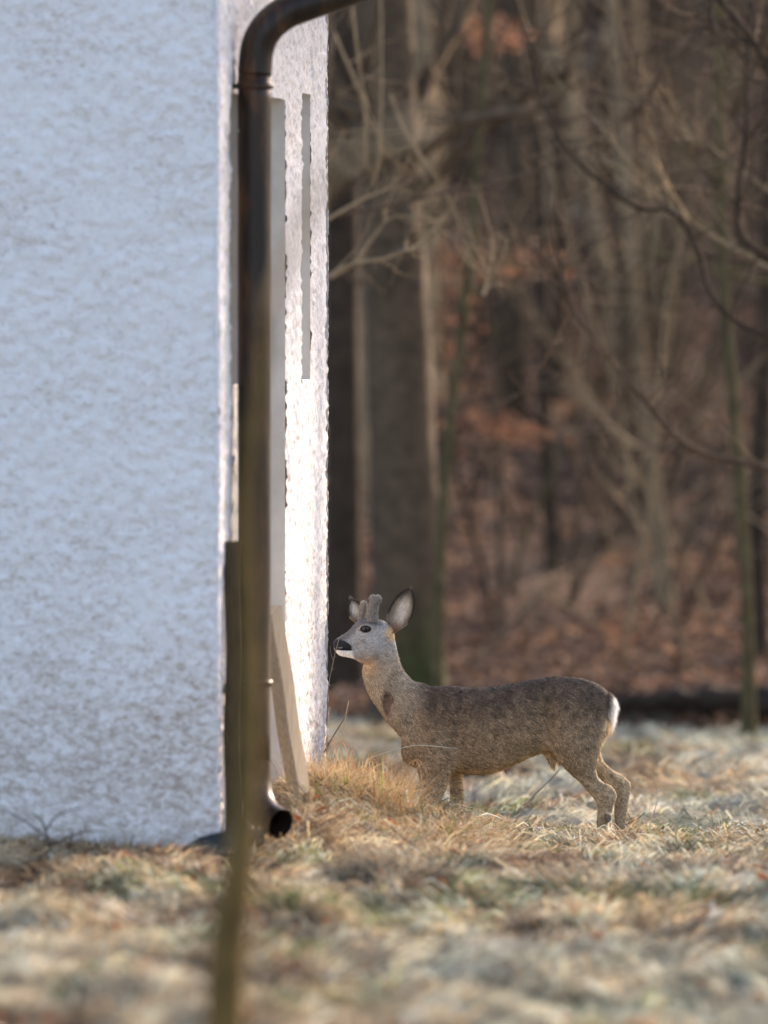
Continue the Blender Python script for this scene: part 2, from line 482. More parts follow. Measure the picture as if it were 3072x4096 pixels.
# inner core and roof above the picture
g = Geo()
cc = (W0 + fd * 2.6 + wd * WL / 2)
g.box((cc[0], cc[1], 2.1), [(wd[0], wd[1], 0), (wn_[0], wn_[1], 0), (0, 0, 1)], (WL / 2 - .004, 2.6 - .16, 2.19))
g.build('inner_masonry', M_stucco, house, smooth=False)
g = Geo()
cc = (W0 + fd * 2.45 + wd * WL / 2)
g.box((cc[0], cc[1], ZT + .08), [(wd[0], wd[1], 0), (wn_[0], wn_[1], 0), (0, 0, 1)], (WL / 2 + .12, 2.75, .08))
g.build('roof', M_roof, house, smooth=False)

# ------------------------------------------------------------------ downpipe
PD = 26.9
pipe = empty('downpipe')
tag(pipe, 'brown metal rainwater downpipe with bend and open shoe at the house corner', 'downpipe')
r0 = .0605
top = smooth_path([P(1018, 300, PD), P(1030, 190, PD), P(1068, 112, PD), P(1140, 52, PD + .02), P(1240, 12, PD + .04), P(1380, -38, PD + .1), P(1560, -110, PD + .2), P(1800, -230, PD + .3)], 10)
g = Geo(); g.tube(top, r0, 28); g.build('bend', M_pipe, pipe)
g = Geo(); g.tube(smooth_path([P(1018, 296, PD), P(1017, 1500, PD), P(1016, 3060, PD)], 12), r0 * .985, 32); g.build('pipe', M_pipe, pipe)
for yy in (345, 2732):
    c = P(1018, yy, PD); g = Geo()
    zz = np.array((-.012, -.010, -.004, .004, .010, .012)); rr = np.array((r0, r0 + .004, r0 + .006, r0 + .006, r0 + .004, r0))
    g.tube(np.stack([np.full(6, c[0]), np.full(6, c[1]), c[2] + zz], -1), rr, 28)
    g.build('collar', M_pipe, pipe)
    g = Geo(); q = W0 + wd * ((c[1] - W0[1]) / wd[1])
    g.tube([(c[0] - r0, c[1], c[2]), (q[0] - .02, c[1] + .01, c[2])], .009, 8); g.build('bracket', M_pipe, pipe)
sh = smooth_path([P(1016, 3040, PD), P(1018, 3140, PD), P(1034, 3215, PD - .02), P(1072, 3268, PD - .06), P(1122, 3296, PD - .11)], 8)
g = Geo()
g.tube(sh, np.linspace(r0 * 1.03, r0 * .93, len(sh)), 28, cap=False)
g.tube(sh[::-1], np.linspace(r0 * .87, r0 * .97, len(sh)), 28, cap=False)
g.build('shoe', M_pipe, pipe)
# gutter far above the frame, where the bend ends
g = Geo(); e1 = P(1800, -300, PD + .3)
g.tube([e1 + np.array((-.02, -.3, .05)), e1 + np.array((.3, 3.2, .05))], .07, 16); g.build('gutter', M_pipe, house)

# dark splash tray at the foot
tray = Geo()
tp = [P(735, 3392, 26.35), P(800, 3352, 26.38), P(905, 3326, 26.42), P(1060, 3322, 26.5), P(1180, 3342, 26.6), P(1080, 3392, 26.3), P(960, 3418, 26.2), P(820, 3414, 26.25)]
tp = np.array(tp); tp[:, 0] = np.minimum(tp[:, 0], P(1075, 0, 26.4)[0] - .01 * np.arange(8) * (tp[:, 0] > P(1070, 0, 26.4)[0])); tp[:, 2] += .004
low = tp.copy(); low[:, 2] -= .05
mid = tp.mean(0); inn = mid + (tp - mid) * .86; inn[:, 2] -= .012
k = len(tp); a = np.arange(k); b = (a + 1) % k
tray.add(np.vstack([tp, low, inn, [inn.mean(0)]]),
         np.vstack([np.stack([a, b, b + k, a + k], -1), np.stack([b, a, a + 2 * k, b + 2 * k], -1)]),
         np.stack([a + 2 * k, b + 2 * k, np.full(k, 3 * k)], -1))
o = tray.build('splash_tray', M_tray, None, smooth=False)
tag(o, 'dark green metal splash tray in the grass under the open end of the downpipe', 'splash tray')

# boards leaning on the side wall
def board(name, foot, head, wide, thick, wdir, mat, parts=None):
    ax = head - foot; L = np.linalg.norm(ax); ax = ax / L
    w = np.asarray(wdir, float); w = w - ax * np.dot(w, ax); w /= np.linalg.norm(w)
    t = np.cross(ax, w)
    bm_ = Geo(); n = 14; bev = .004
    prof = [(-wide / 2 + bev, -thick / 2), (wide / 2 - bev, -thick / 2), (wide / 2, -thick / 2 + bev), (wide / 2, thick / 2 - bev),
            (wide / 2 - bev, thick / 2), (-wide / 2 + bev, thick / 2), (-wide / 2, thick / 2 - bev), (-wide / 2, -thick / 2 + bev)]
    V = []
    for i in range(n + 1):
        p = foot + ax * L * i / n + w * .004 * math.sin(i * .9) 
        for (u, v) in prof: V.append(p + w * u + t * v)
    i = np.arange(n)[:, None] * 8; j = np.arange(8)[None]; k2 = (j + 1) % 8
    Qb = np.stack([i + j, i + k2, i + 8 + k2, i + 8 + j], -1).reshape(-1, 4)
    m = len(V); V += [foot, head]
    jj_ = np.arange(8); kk_ = (jj_ + 1) % 8
    Tb = np.vstack([np.stack([kk_, jj_, np.full(8, m)], -1), np.stack([n * 8 + jj_, n * 8 + kk_, np.full(8, m + 1)], -1)])
    bm_.add(V, Qb, Tb)
    return bm_.build(name, mat, None, smooth=False)
o = board('leaning_plank', P(1196, 3185, 28.0), P(1083, 2440, 27.75), .095, .052, (.43, .9, 0), M_plank)
tag(o, 'pale sawn timber plank leaning against the house wall right of the downpipe', 'plank')
o = board('timber_board', P(926, 3390, 26.62), P(931, 2165, 26.68), .052, .03, (1, .1, 0), M_oldwood)
tag(o, 'dark weathered timber board standing upright left of the downpipe', 'board')

# ------------------------------------------------------------------ blades of grass
def blades(root, dirn, length, width, bend, side=None):
    """strips of two segments and a tip; root (n,3), dirn unit (n,3)"""
    n = len(root)
    up = np.array((0, 0, 1.0))
    if side is None:
        a = rng.random(n) * 2 * np.pi
        side = np.stack([np.cos(a), np.sin(a) * .6, (rng.random(n) - .5) * .8], -1)
    side = side - dirn * np.sum(side * dirn, 1)[:, None]
    side /= np.linalg.norm(side, axis=1)[:, None] + 1e-9
    L = length[:, None]; w = width[:, None] * .5; b = bend[:, None]
    p1 = root + dirn * L * .5 + up * (L * b * .10)
    p2 = root + dirn * L + up * (-L * b * .35)
    V = np.stack([root - side * w, root + side * w, p1 - side * w * .85, p1 + side * w * .85, p2], 1).reshape(-1, 3)
    i = np.arange(n) * 5
    Qb = np.stack([i, i + 1, i + 3, i + 2], -1)
    Tb = np.stack([i + 2, i + 3, i + 4], -1)
    return V, Qb, Tb
def rep5(c): return np.repeat(c, 5, axis=0)
def in_house(x, y):
    rel = np.stack([x - W0[0], y - W0[1]], -1)
    return (rel @ wn_ < .012) & (rel @ wd > -.012) & (rel @ wd < WL + .01)
def grass_field(n, x0, x1, y0, y1, lmin, lmax, wid, lift, clumps=0, seed=0, fan=False):
    """matted grass: clumps share a direction"""
    m = int(n / clumps) if clumps else n
    cy = y0 + (y1 - y0) * rng.random(m)
    hw = cy / 30 * 1.62 + 0.35
    cx = (rng.random(m) * 2 - 1) * hw
    ok = (cx > x0) & (cx < x1); cx, cy = cx[ok], cy[ok]; m = len(cx)
    th = fbm(cx * 1.1 + 7, cy * .9, 91 + seed, 2) * 4 * np.pi + rng.normal(0, .5, m)
    k = max(clumps, 1)
    x = np.repeat(cx, k) + rng.normal(0, .035, m * k); y = np.repeat(cy, k) + rng.normal(0, .05, m * k)
    t = np.repeat(th, k) + rng.normal(0, .55, m * k)
    el = np.clip(np.abs(rng.normal(lift, .22, m * k)), .02, 1.45)
    ok = ~in_house(x, y); x, y, t, el = x[ok], y[ok], t[ok], el[ok]
    cid = np.repeat(np.arange(m), k)[ok]
    nn = len(x)
    d = np.stack([np.cos(t) * np.cos(el), np.sin(t) * np.cos(el), np.sin(el)], -1)
    z = ground_z(x, y) - .004 + rng.random(nn) * .02
    ln = lmin + (lmax - lmin) * rng.random(nn) ** 1.5
    fr, gr, br = ground_kind(x, y)
    c = STRAW + (PALE - STRAW) * rng.random((nn, 1))
    tn = rng.random(nn)
    c = np.where((tn < .35)[:, None], TAN * (0.7 + .7 * rng.random((nn, 1))), c)
    c = np.where((rng.random(nn) < br * .75)[:, None], BROWN * (1 + 1.2 * rng.random((nn, 1))), c)
    c = np.where((rng.random(nn) < gr * .55)[:, None], GREEN * (0.8 + .9 * rng.random((nn, 1))), c)
    f = (rng.random(nn) < fr * .9)[:, None] * (.45 + .45 * rng.random((nn, 1)))
    c = c * (1 - f) + FROST * f
    cj = (0.5 + 1.05 * rng.random(m))[cid][:, None]
    patch = 0.55 + 1.0 * sstep(.34, .66, fbm(x * 13, y * 5.5, 71, 3))[:, None]
    c = np.clip(c * cj * patch, 0, .8)
    return np.stack([x, y, z], -1), d, ln, np.full(nn, wid) * (.6 + .8 * rng.random(nn)), .3 + rng.random(nn) * .9, c
def grass_obj(name, specs, mat=M_grass):
    g = Geo()
    for s in specs:
        rt, d, ln, w, b, c = s
        V, Qb, Tb = blades(rt, d, ln, w, b)
        g.add(V, Qb, Tb, rep5(c))
    o = g.build(name, mat, None, smooth=False)
    o['kind'] = 'stuff'
    return o
def stuff(o, label, cat):
    o['kind'] = 'stuff'; o['label'] = label; o['category'] = cat
    return o
near = [grass_field(165000, -9, 9, 20.0, 29.4, .06, .20, .0042, .22, 18, 1)]
o = grass_obj('matted_grass', near); stuff(o, 'matted pale dry grass flattened across the foreground', 'grass')
far_ = [grass_field(52000, -9, 9, 29.9, 46.0, .05, .16, .006, .3, 14, 2)]
o = grass_obj('frosted_grass', far_); stuff(o, 'short frosted grass in the clearing behind the deer', 'grass')
# the ridge in front of the deer: finer, greener, upright tips in focus
def ridge(n, px0, px1, d0, d1, lmin, lmax, lift, greenf, warm):
    px = px0 + (px1 - px0) * rng.random(n); d = d0 + (d1 - d0) * rng.random(n)
    cl = fbm(px / 40, d * 4, 7, 2); ok = cl > .36; px, d = px[ok], d[ok]; n = len(px)
    x = (px - 1536) / F_PX * d
    ok = ~in_house(x, d); x, d = x[ok], d[ok]; n = len(x)
    t = rng.random(n) * 2 * np.pi; el = np.clip(rng.normal(lift, .35, n), .05, 1.5)
    dr = np.stack([np.cos(t) * np.cos(el), np.sin(t) * np.cos(el), np.sin(el)], -1)
    c = STRAW * (0.7 + .7 * rng.random((n, 1)))
    c = np.where((rng.random(n) < .35)[:, None], np.array((.36, .19, .08)) * (.7 + .6 * rng.random((n, 1))), c)
    c = np.where((rng.random(n) < greenf)[:, None], np.array((.13, .19, .03)) * (.8 + .8 * rng.random((n, 1))), c)
    return np.stack([x, d, ground_z(x, d) - .005], -1), dr, lmin + (lmax - lmin) * rng.random(n) ** 1.6, .0028 * (.6 + .7 * rng.random(n)), rng.random(n) * 1.2, c
o = grass_obj('ridge_grass', [ridge(16000, 1200, 3300, 28.7, 29.6, .02, .07, .7, .4, 0),
                              ridge(9000, 1060, 2050, 27.4, 29.6, .05, .17, .6, .18, 1),
                              ridge(3500, 1100, 1640, 28.3, 29.6, .10, .26, .85, .05, 1)])
stuff(o, 'warm dry and green grass tufts along the ridge in front of the deer', 'grass')
# grass against the front wall, left
def wallgrass(n):
    s = rng.random(n) * 1.9; out = rng.random(n) * .35
    p = W0[None] + fd[None] * s[:, None] + fn[None] * (out[:, None] + .02)
    t = rng.random(n) * 2 * np.pi; el = np.clip(rng.normal(.75, .4, n), .1, 1.5)
    dr = np.stack([np.cos(t) * np.cos(el), np.sin(t) * np.cos(el), np.sin(el)], -1)
    c = TAN * (0.9 + 1.1 * rng.random((n, 1)))
    c = np.where((rng.random(n) < .05)[:, None], GREEN * (1 + rng.random((n, 1))), c)
    c = np.where((rng.random(n) < .10)[:, None], BROWN * (1 + rng.random((n, 1))), c)
    return np.stack([p[:, 0], p[:, 1], ground_z(p[:, 0], p[:, 1])], -1), dr, .03 + .10 * rng.random(n) ** 2, .004 * (.6 + .7 * rng.random(n)), rng.random(n), c
o = grass_obj('wall_foot_grass', [wallgrass(11000)])
stuff(o, 'brown and green grass growing along the foot of the white wall', 'grass')

# ------------------------------------------------------------------ single dry stems around the deer
GREYSTEM = (.30, .22, .17); STRAWC = (.55, .42, .26); REDSTEM = (.22, .13, .09)
def stem(name, label, paths, col, cat='dry stem', group=None):
    """paths: list of (pixel points, depth, r0, r1)"""
    g = Geo()
    for pts, d, ra, rb in paths:
        pp = smooth_path([P(x, y, d) for x, y in pts], 6)
        g.tube(pp, np.linspace(ra, rb, len(pp)), 6, col=col)
    o = g.build(name, M_bark, None)
    return tag(o, label, cat, group)
stem('dry_twig', 'thin grey branching twig rising beside the house edge to the deer\'s nose',
     [([(1308, 3000), (1312, 2770), (1330, 2660), (1352, 2570), (1369, 2538)], 29.75, .0022, .0013), ([(1331, 2640), (1322, 2605), (1320, 2585)], 29.75, .0012, .0006),
      ([(1332, 2632), (1345, 2626)], 29.75, .001, .0006), ([(1318, 2745), (1335, 2738)], 29.75, .001, .0006), ([(1322, 2690), (1334, 2672)], 29.75, .001, .0006)], GREYSTEM)
stem('grass_stalk', 'short upright straw stalk close to the edge of the white wall',
     [([(1306, 3010), (1310, 2900), (1320, 2828)], 29.6, .0022, .0015), ([(1306, 2890), (1340, 2899)], 29.6, .001, .0006)], STRAWC)
stem('grass_stalk', 'pale straw stalk standing upright left of the deer\'s chest',
     [([(1352, 3080), (1362, 3000), (1378, 2890), (1395, 2803)], 29.6, .0024, .0016)], STRAWC)
stem('grass_stalk', 'dark reddish stalk leaning right, crossing the pale straw stalk',
     [([(1290, 3020), (1330, 2950), (1380, 2870), (1428, 2800)], 29.7, .0024, .0016)], REDSTEM)
stem('arched_grass_blade', 'long pale grass blade bent flat across the deer\'s chest',
     [([(1430, 3090), (1470, 3040), (1560, 3005), (1660, 2982), (1740, 2985), (1828, 2995)], 29.5, .0018, .0016)], (.5, .48, .38))
stem('leaning_stalk', 'blurred thin stalk leaning right in front of the frosted clearing',
     [([(2060, 3290), (2120, 3200), (2200, 3120), (2240, 3075)], 31.5, .004, .003)], (.3, .24, .18))
stem('leafless_sprig', 'pale leafless sprig with curled side shoots right of the deer\'s hind hooves',
     [([(2590, 3335), (2600, 3300), (2622, 3230), (2635, 3155)], 29.3, .0026, .0016), ([(2612, 3265), (2632, 3265), (2638, 3305)], 29.3, .0012, .0008),
      ([(2628, 3185), (2605, 3165), (2590, 3165)], 29.3, .001, .0007), ([(2590, 3325), (2582, 3270), (2580, 3228)], 29.3, .003, .0022)], (.5, .42, .36))
stem('dark_twig', 'short dark twig slanting up from the ridge by the hind hooves',
     [([(2500, 3300), (2550, 3275), (2580, 3250)], 29.3, .0016, .0012)], (.06, .04, .035))
# curled blades by the wall corner
g = Geo()
for k in range(26):
    x0 = 1300 + rng.random() * 370; y0 = float(np.interp(x0, [1300, 1500, 1700], [3085, 3150, 3220])); hgt = 50 + rng.random() * 110; sg = 1 if rng.random() < .7 else -1
    w = 20 + rng.random() * 60; d = 29.2 + rng.random() * .35
    pp = smooth_path([P(x0, y0, d), P(x0 + sg * w * .2, y0 - hgt * .7, d), P(x0 + sg * w * .7, y0 - hgt, d), P(x0 + sg * w * 1.2, y0 - hgt * .75, d), P(x0 + sg * w * 1.45, y0 - hgt * .2, d)], 5)
    g.tube(pp, np.linspace(.0017, .0009, len(pp)), 5, col=np.array((.42, .24, .12)) * (.7 + .8 * rng.random()))
o = g.build('curled_grass', M_bark, None); stuff(o, 'curled orange-brown dry blades at the far corner of the house', 'grass')
stem('wall_twig', 'dark blurred twig standing against the lower left of the white wall',
     [([(205, 3400), (170, 3290), (125, 3250)], 26.0, .004, .002), ([(180, 3330), (230, 3260), (330, 3230)], 26.0, .003, .0015), ([(190, 3350), (60, 3260), (0, 3240)], 26.0, .003, .0015),
      ([(200, 3380), (330, 3330), (420, 3325)], 26.0, .003, .0015)], (.06, .045, .04))
# close blurred stem
g = Geo()
pp = smooth_path([P(880, 4700, 16.8), P(900, 4096, 16.8), P(915, 3750, 16.8), P(962, 3420, 16.8), P(995, 3000, 16.8), P(1000, 2500, 16.8), P(985, 2000, 16.8), P(1040, 1500, 16.8), P(1062, 1250, 16.8)], 8)
g.tube(pp, np.interp(np.linspace(0, 1, len(pp)), [0, .25, .45, .7, 1], [.047, .045, .030, .020, .009]), 10, rough=.08, col=(.125, .080, .028))
o_ = empty('foreground_sapling')
tag(o_, 'heavily blurred olive brown stem in the near foreground, crossing the downpipe', 'sapling')
g.build('stem', M_bark, o_)
g = Geo()
pp = smooth_path([P(1062, 1250, 15.0), P(1160, 1000, 14.5), P(1300, 720, 13.5), P(1480, 590, 12.5), P(1720, 470, 12.5)], 6)
g.tube(pp, np.linspace(.009, .010, len(pp)), 8, col=(.42, .31, .19))
g.build('twig', M_bark, o_)

# ------------------------------------------------------------------ trees
BK = dict(grey=(.092, .064, .041), dark=(.050, .034, .023), green=(.088, .070, .034), pale=(.30, .22, .135), brown=(.100, .066, .043), tan=(.235, .168, .10))
def bark_col(pts, base, moss=None):
    return np.broadcast_to(np.array(base), (len(pts), 3))
def trunk_geo(g, pts, rad, base, n=12, moss_h=None, z0=0):
    pts = np.asarray(pts); s0 = g.n
    g.tube(pts, rad, n, rough=.05, col=base)
    if moss_h:
        V = g.V[-1]; K = np.array(g.K[-1]); 
        w = (sstep(moss_h, moss_h * .3, V[:, 2] - z0) * sstep(-.1, .12, V[:, 0] - V[:, 0].mean()))[:, None] 
        K = K * (1 - w) + np.array((.045, .055, .016)) * w
        g.K[-1] = K
def twigs(g, pts, rad, col, n, L, depth=1, spread=.8, n_side=4):
    pts = np.asarray(pts)
    for _ in range(n):
        i = int(rng.integers(max(1, len(pts) // 5), len(pts)))
        p = pts[i]; t = pts[i] - pts[i - 1]; t = t / (np.linalg.norm(t) + 1e-9)
        d = t * .8 + rng.normal(0, spread, 3) * np.array((1, .6, 1)); d /= np.linalg.norm(d)
        l = L * (.4 + .9 * rng.random())
        m = 6; q = [p]; dd = d.copy()
        for k in range(m):
            dd = dd + rng.normal(0, .16, 3) + np.array((0, 0, .05)); dd /= np.linalg.norm(dd)
            q.append(q[-1] + dd * l / m)
        q = np.array(q)
        r = rad * (.35 + .3 * rng.random())
        g.tube(q, np.linspace(r, r * .3, len(q)), n_side, col=np.array(col) * (.8 + .5 * rng.random()), cap=False)
        if depth > 0:
            twigs(g, q, r, col, 3, l * .55, depth - 1, spread, 3)
def tree(name, label, pix, d, w, col, moss=None, group=None, height=9, crown=10, lean=0, cat='tree', tw=.12):
    """pix: photograph points from the top of the frame downwards, ending at the foot; w: width in pixels at d"""
    root = empty(name)
    tag(root, label, cat, group)
    r = w / 2 / F_PX * d
    pts = [P(x, y, d) for x, y in pix]
    foot = drop(pix[-1][0], d); foot[2] -= .1
    pts = [p for p in pts if p[2] > foot[2] + .25] + [foot]
    t = pts[0] - pts[1]; t = t / np.linalg.norm(t)
    top = pts[0] + (t * .6 + np.array((0, 0, .4))) * max(height - pts[0][2], .5)
    path = smooth_path([top] + pts, 6)[::-1]
    z = path[:, 2] - foot[2]
    rad = r * (1.0 - .55 * np.clip(z / (height + 2), 0, 1)) * (1 + .45 * np.exp(-z / .35))
    rad = rad / rad[np.argmin(abs(z - 2.5))] * r if z.max() > 2.6 else rad
    g = Geo(); trunk_geo(g, path, rad, col, 14 if w > 90 else 8, moss, foot[2]); g.build('trunk', M_bark, root)
    if crown:
        g = Geo(); hi = path[len(path) * 2 // 5:]
        twigs(g, hi, r * .8, np.array(col) * 1.1, crown, height * tw, 2)
        g.build('crown', M_bark, root)
    return root
tree('beech_tree', 'thick dark grey trunk with green moss at its foot, behind the deer\'s ears', [(1530, -100), (1560, 700), (1600, 1500), (1625, 2300), (1635, 2900)], 45.2, 262, BK['grey'], moss=1.1, height=14, crown=10)
tree('beech_tree', 'dark trunk partly hidden behind the edge of the white house', [(1395, -100), (1370, 900), (1375, 2000), (1372, 2900)], 47.5, 135, BK['dark'], height=13, crown=8)
tree('young_tree', 'slim brown trunk in the gap between the two thickest dark trunks', [(1462, 700), (1468, 1700), (1470, 2700)], 58, 42, BK['tan'], height=10, crown=6)
tree('birch_tree', 'pale sunlit trunk at the top edge right of the thick dark trunk', [(1690, -100), (1692, 400), (1700, 1200), (1720, 2500)], 63, 88, BK['pale'], height=16, crown=8)
tree('mossy_sapling', 'thin curved mossy green sapling right of the thick trunk', [(1900, 800), (1850, 1250), (1800, 1700), (1760, 2250), (1748, 2880)], 44.6, 42, BK['green'], height=7, crown=10)
tree('young_tree', 'slim dark trunk bending slightly right above the deer\'s back', [(2140, 300), (2165, 1100), (2180, 1700), (2215, 2250), (2225, 2700)], 54, 56, BK['dark'], height=11, crown=9)
tree('young_tree', 'dark trunk above the deer\'s rump, left of the pale lit trunk', [(2480, 200), (2510, 1100), (2550, 1900), (2575, 2600)], 57, 84, BK['dark'], height=12, crown=9)
tree('young_tree', 'short pale lit trunk with dark blotches above the deer\'s rump', [(2560, 1500), (2610, 1900), (2650, 2250), (2665, 2650)], 52, 60, BK['tan'], height=5, crown=8)
tree('leaning_tree', 'pale tan trunk slanting down to the right from the top edge', [(2120, -100), (2210, 200), (2310, 560), (2420, 1100), (2520, 1900), (2560, 2600)], 61, 78, BK['tan'], height=16, crown=8)
tree('birch_tree', 'broad pale grey trunk in the middle distance, upper centre right', [(2200, -50), (2225, 700), (2240, 1400), (2260, 2400)], 71, 105, (.19, .17, .14), height=18, crown=8)
tree('mossy_tree', 'slender mossy green trunk running full height near the right edge', [(2872, -100), (2880, 500), (2895, 1100), (2945, 1750), (2985, 2300), (3000, 2880)], 43, 48, BK['green'], height=9, crown=12)
tree('young_tree', 'dark slim trunk beside the mossy one at the right edge', [(3080, 600), (3060, 1400), (3030, 2100), (3035, 2700)], 49, 70, BK['dark'], height=9, crown=9)
tree('leaning_tree', 'dark thin trunk leaning far right, rising from behind the deer\'s back', [(2760, 1700), (2560, 2080), (2400, 2270), (2180, 2560), (2040, 2740)], 55, 46, BK['brown'], height=4.2, crown=6)

# overhanging tree on the right, its trunk just outside the frame
over = empty('overhanging_tree')
tag(over, 'dark leafless boughs arching into the picture from the right edge', 'tree')
D0 = 39.5
foot = drop(3560, D0)
pp = smooth_path([foot - np.array((0, 0, .1)), P(3500, 2000, D0), P(3430, 900, D0), P(3300, -100, D0), P(3200, -900, D0)], 8)
g = Geo(); g.tube(pp, np.linspace(.11, .05, len(pp)), 12, rough=.05, col=BK['dark']); g.build('trunk', M_bark, over)
limbs = [
 ([(3480, 1500), (3250, 1420), (2955, 1292), (2838, 1164), (2795, 1015), (2699, 854), (2560, 833), (2453, 769), (2325, 662), (2229, 534), (2133, 299), (2090, 100)], 20, 'dark', 38),
 ([(3470, 1250), (3200, 1090), (2977, 961), (2955, 748), (2987, 513), (2987, 214), (3010, 0)], 26, 'dark', 38.5),
 ([(3440, 900), (3200, 480), (3072, 267), (3009, 160), (2881, 0), (2800, -120)], 40, 'dark', 37.5),
 ([(3400, 700), (3180, 330), (3020, 110), (2900, -60)], 26, 'brown', 39),
 ([(3300, 200), (2960, 170), (2795, 139), (2635, 0)], 18, 'brown', 40),
 ([(2795, 139), (2667, 267), (2582, 395), (2550, 449), (2540, 640)], 26, 'brown', 40),
 ([(3480, 1980), (3250, 1900), (3072, 1875), (2945, 1843), (2817, 1817), (2688, 1731), (2614, 1646), (2507, 1517), (2411, 1400), (2290, 1230), (2235, 1010)], 26, 'brown', 38),
 ([(3450, 1300), (3072, 1070), (2860, 950), (2688, 833), (2582, 716), (2475, 598), (2379, 470)], 18, 'tan', 39),
 ([(3420, 1000), (3072, 760), (2860, 600), (2740, 520), (2640, 420), (2560, 330)], 13, 'tan', 40),
 ([(3400, 760), (3072, 690), (2900, 640), (2700, 560), (2560, 480), (2420, 470)], 12, 'brown', 41),
]
for pts, w, c, d in limbs:
    q = smooth_path([P(x, y, d) for x, y in pts], 6)
    g = Geo(); r = w / 2 / F_PX * d
    g.tube(q, np.linspace(r * 1.25, r * .55, len(q)), 8, rough=.06, col=BK[c])
    twigs(g, q, r * .8, np.array(BK[c]) * 1.3, 22, .6, 1, n_side=3)
    g.build('branch', M_bark, over)
# leafless shrub by the house corner, catching the sun
shrub = empty('leafless_shrub')
tag(shrub, 'leafless shrub with sunlit crooked twigs beside the upper edge of the house', 'shrub')
limbs = [
 ([(1180, 1300), (1300, 1121), (1407, 1057), (1514, 1041), (1620, 1004), (1695, 993)], 24, 'tan', 37),
 ([(1300, 1121), (1407, 1057), (1492, 950), (1556, 875), (1650, 865), (1770, 886)], 22, 'tan', 38),
 ([(1200, 950), (1340, 860), (1460, 792), (1556, 753), (1578, 705)], 20, 'tan', 37.5),
 ([(1150, 900), (1400, 850), (1567, 822), (1727, 780), (1941, 737), (2154, 683), (2261, 619), (2420, 560)], 24, 'brown', 38),
 ([(1560, 380), (1610, 502), (1685, 630), (1780, 769), (1834, 886), (1877, 1025), (1960, 1090)], 20, 'tan', 38.5),
 ([(1400, -60), (1412, 50), (1430, 210), (1470, 510)], 18, 'tan', 38),
 ([(1520, -60), (1524, 45), (1524, 500), (1500, 720)], 18, 'tan', 39),
 ([(1330, 120), (1440, 374), (1462, 510), (1460, 640)], 18, 'tan', 38.5),
 ([(1740, 990), (1745, 900), (1790, 850)], 24, 'tan', 38), ([(1935, 1180), (1950, 1120), (1940, 1060)], 24, 'pale', 38)]
for pts, w, c, d in limbs:
    q = smooth_path([P(x, y, d) for x, y in pts], 6)
    g = Geo(); r = w * .36 / F_PX * d
    g.tube(q, np.linspace(r * 1.1, r * .6, len(q)), 8, rough=.08, col=np.array(BK[c]) * 1.1)
    twigs(g, q, r * .8, np.array(BK[c]) * 1.1, 7, .35, 1)
    g.build('branch', M_bark, shrub)
g = Geo(); ft = drop(1080, 38)
for a, b in (((1080, 2900), (1180, 1300)), ((1090, 2900), (1150, 900)), ((1085, 2900), (1200, 950)), ((1100, 2900), (1330, 120))):
    q = smooth_path([ft + np.array((rng.normal(0, .05), 0, -.05)), P((a[0] + b[0]) / 2 - 30, (a[1] + b[1]) / 2, 38), P(b[0], b[1], 38)], 8)
    g.tube(q, np.linspace(.03, .016, len(q)), 8, col=BK['brown'])
g.build('stem', M_bark, shrub)

# saplings and undergrowth in the wood's edge
for k in range(15):
    px = [1850, 1960, 2040, 2120, 2300, 2390, 2480, 2700, 2780, 2860, 3010, 1560, 2620, 2930, 2250][k]
    d = 46.5 + 9 * rng.random()
    lean = rng.normal(0, 160)
    yb = 2700
    root = empty('undergrowth_sapling')
    where = ['just right of the curved mossy sapling', 'above the dip in the deer\'s back', 'left of the slim bending trunk over the deer\'s back', 'beside the slim bending trunk over the deer\'s back', 'above the middle of the deer\'s back', 'above the highest point of the deer\'s croup', 'above the deer\'s white rump patch', 'just right of the pale blotched trunk', 'between the pale blotched trunk and the mossy right-hand trunk', 'touching the left side of the mossy right-hand trunk', 'at the far right edge beside the mossy trunk', 'in front of the thick dark trunk with mossy foot', 'directly over the pale blotched trunk', 'behind the mossy right-hand trunk', 'above the fallen log\'s far left, over mid back'][k]
    tag(root, 'thin leafless sapling ' + where, 'sapling', 'saplings at the edge of the wood')
    g = Geo(); f = drop(px, d)
    ht = 2.5 + 3 * rng.random()
    q = [f - np.array((0, 0, .05))]; dd = np.array((lean / 600, 0, 1.0)); 
    for i in range(10):
        dd = dd + rng.normal(0, .09, 3); dd /= np.linalg.norm(dd); q.append(q[-1] + dd * ht / 10)
    q = np.array(q); r = .012 + .018 * rng.random()
    cc = BK[random.choice(['brown', 'dark', 'tan', 'green', 'tan', 'grey'])]
    g.tube(q, np.linspace(r, r * .4, len(q)), 6, col=cc); g.build('trunk', M_bark, root)
    g = Geo(); twigs(g, q, r, cc, 16, 1.1, 2); g.build('crown', M_bark, root)

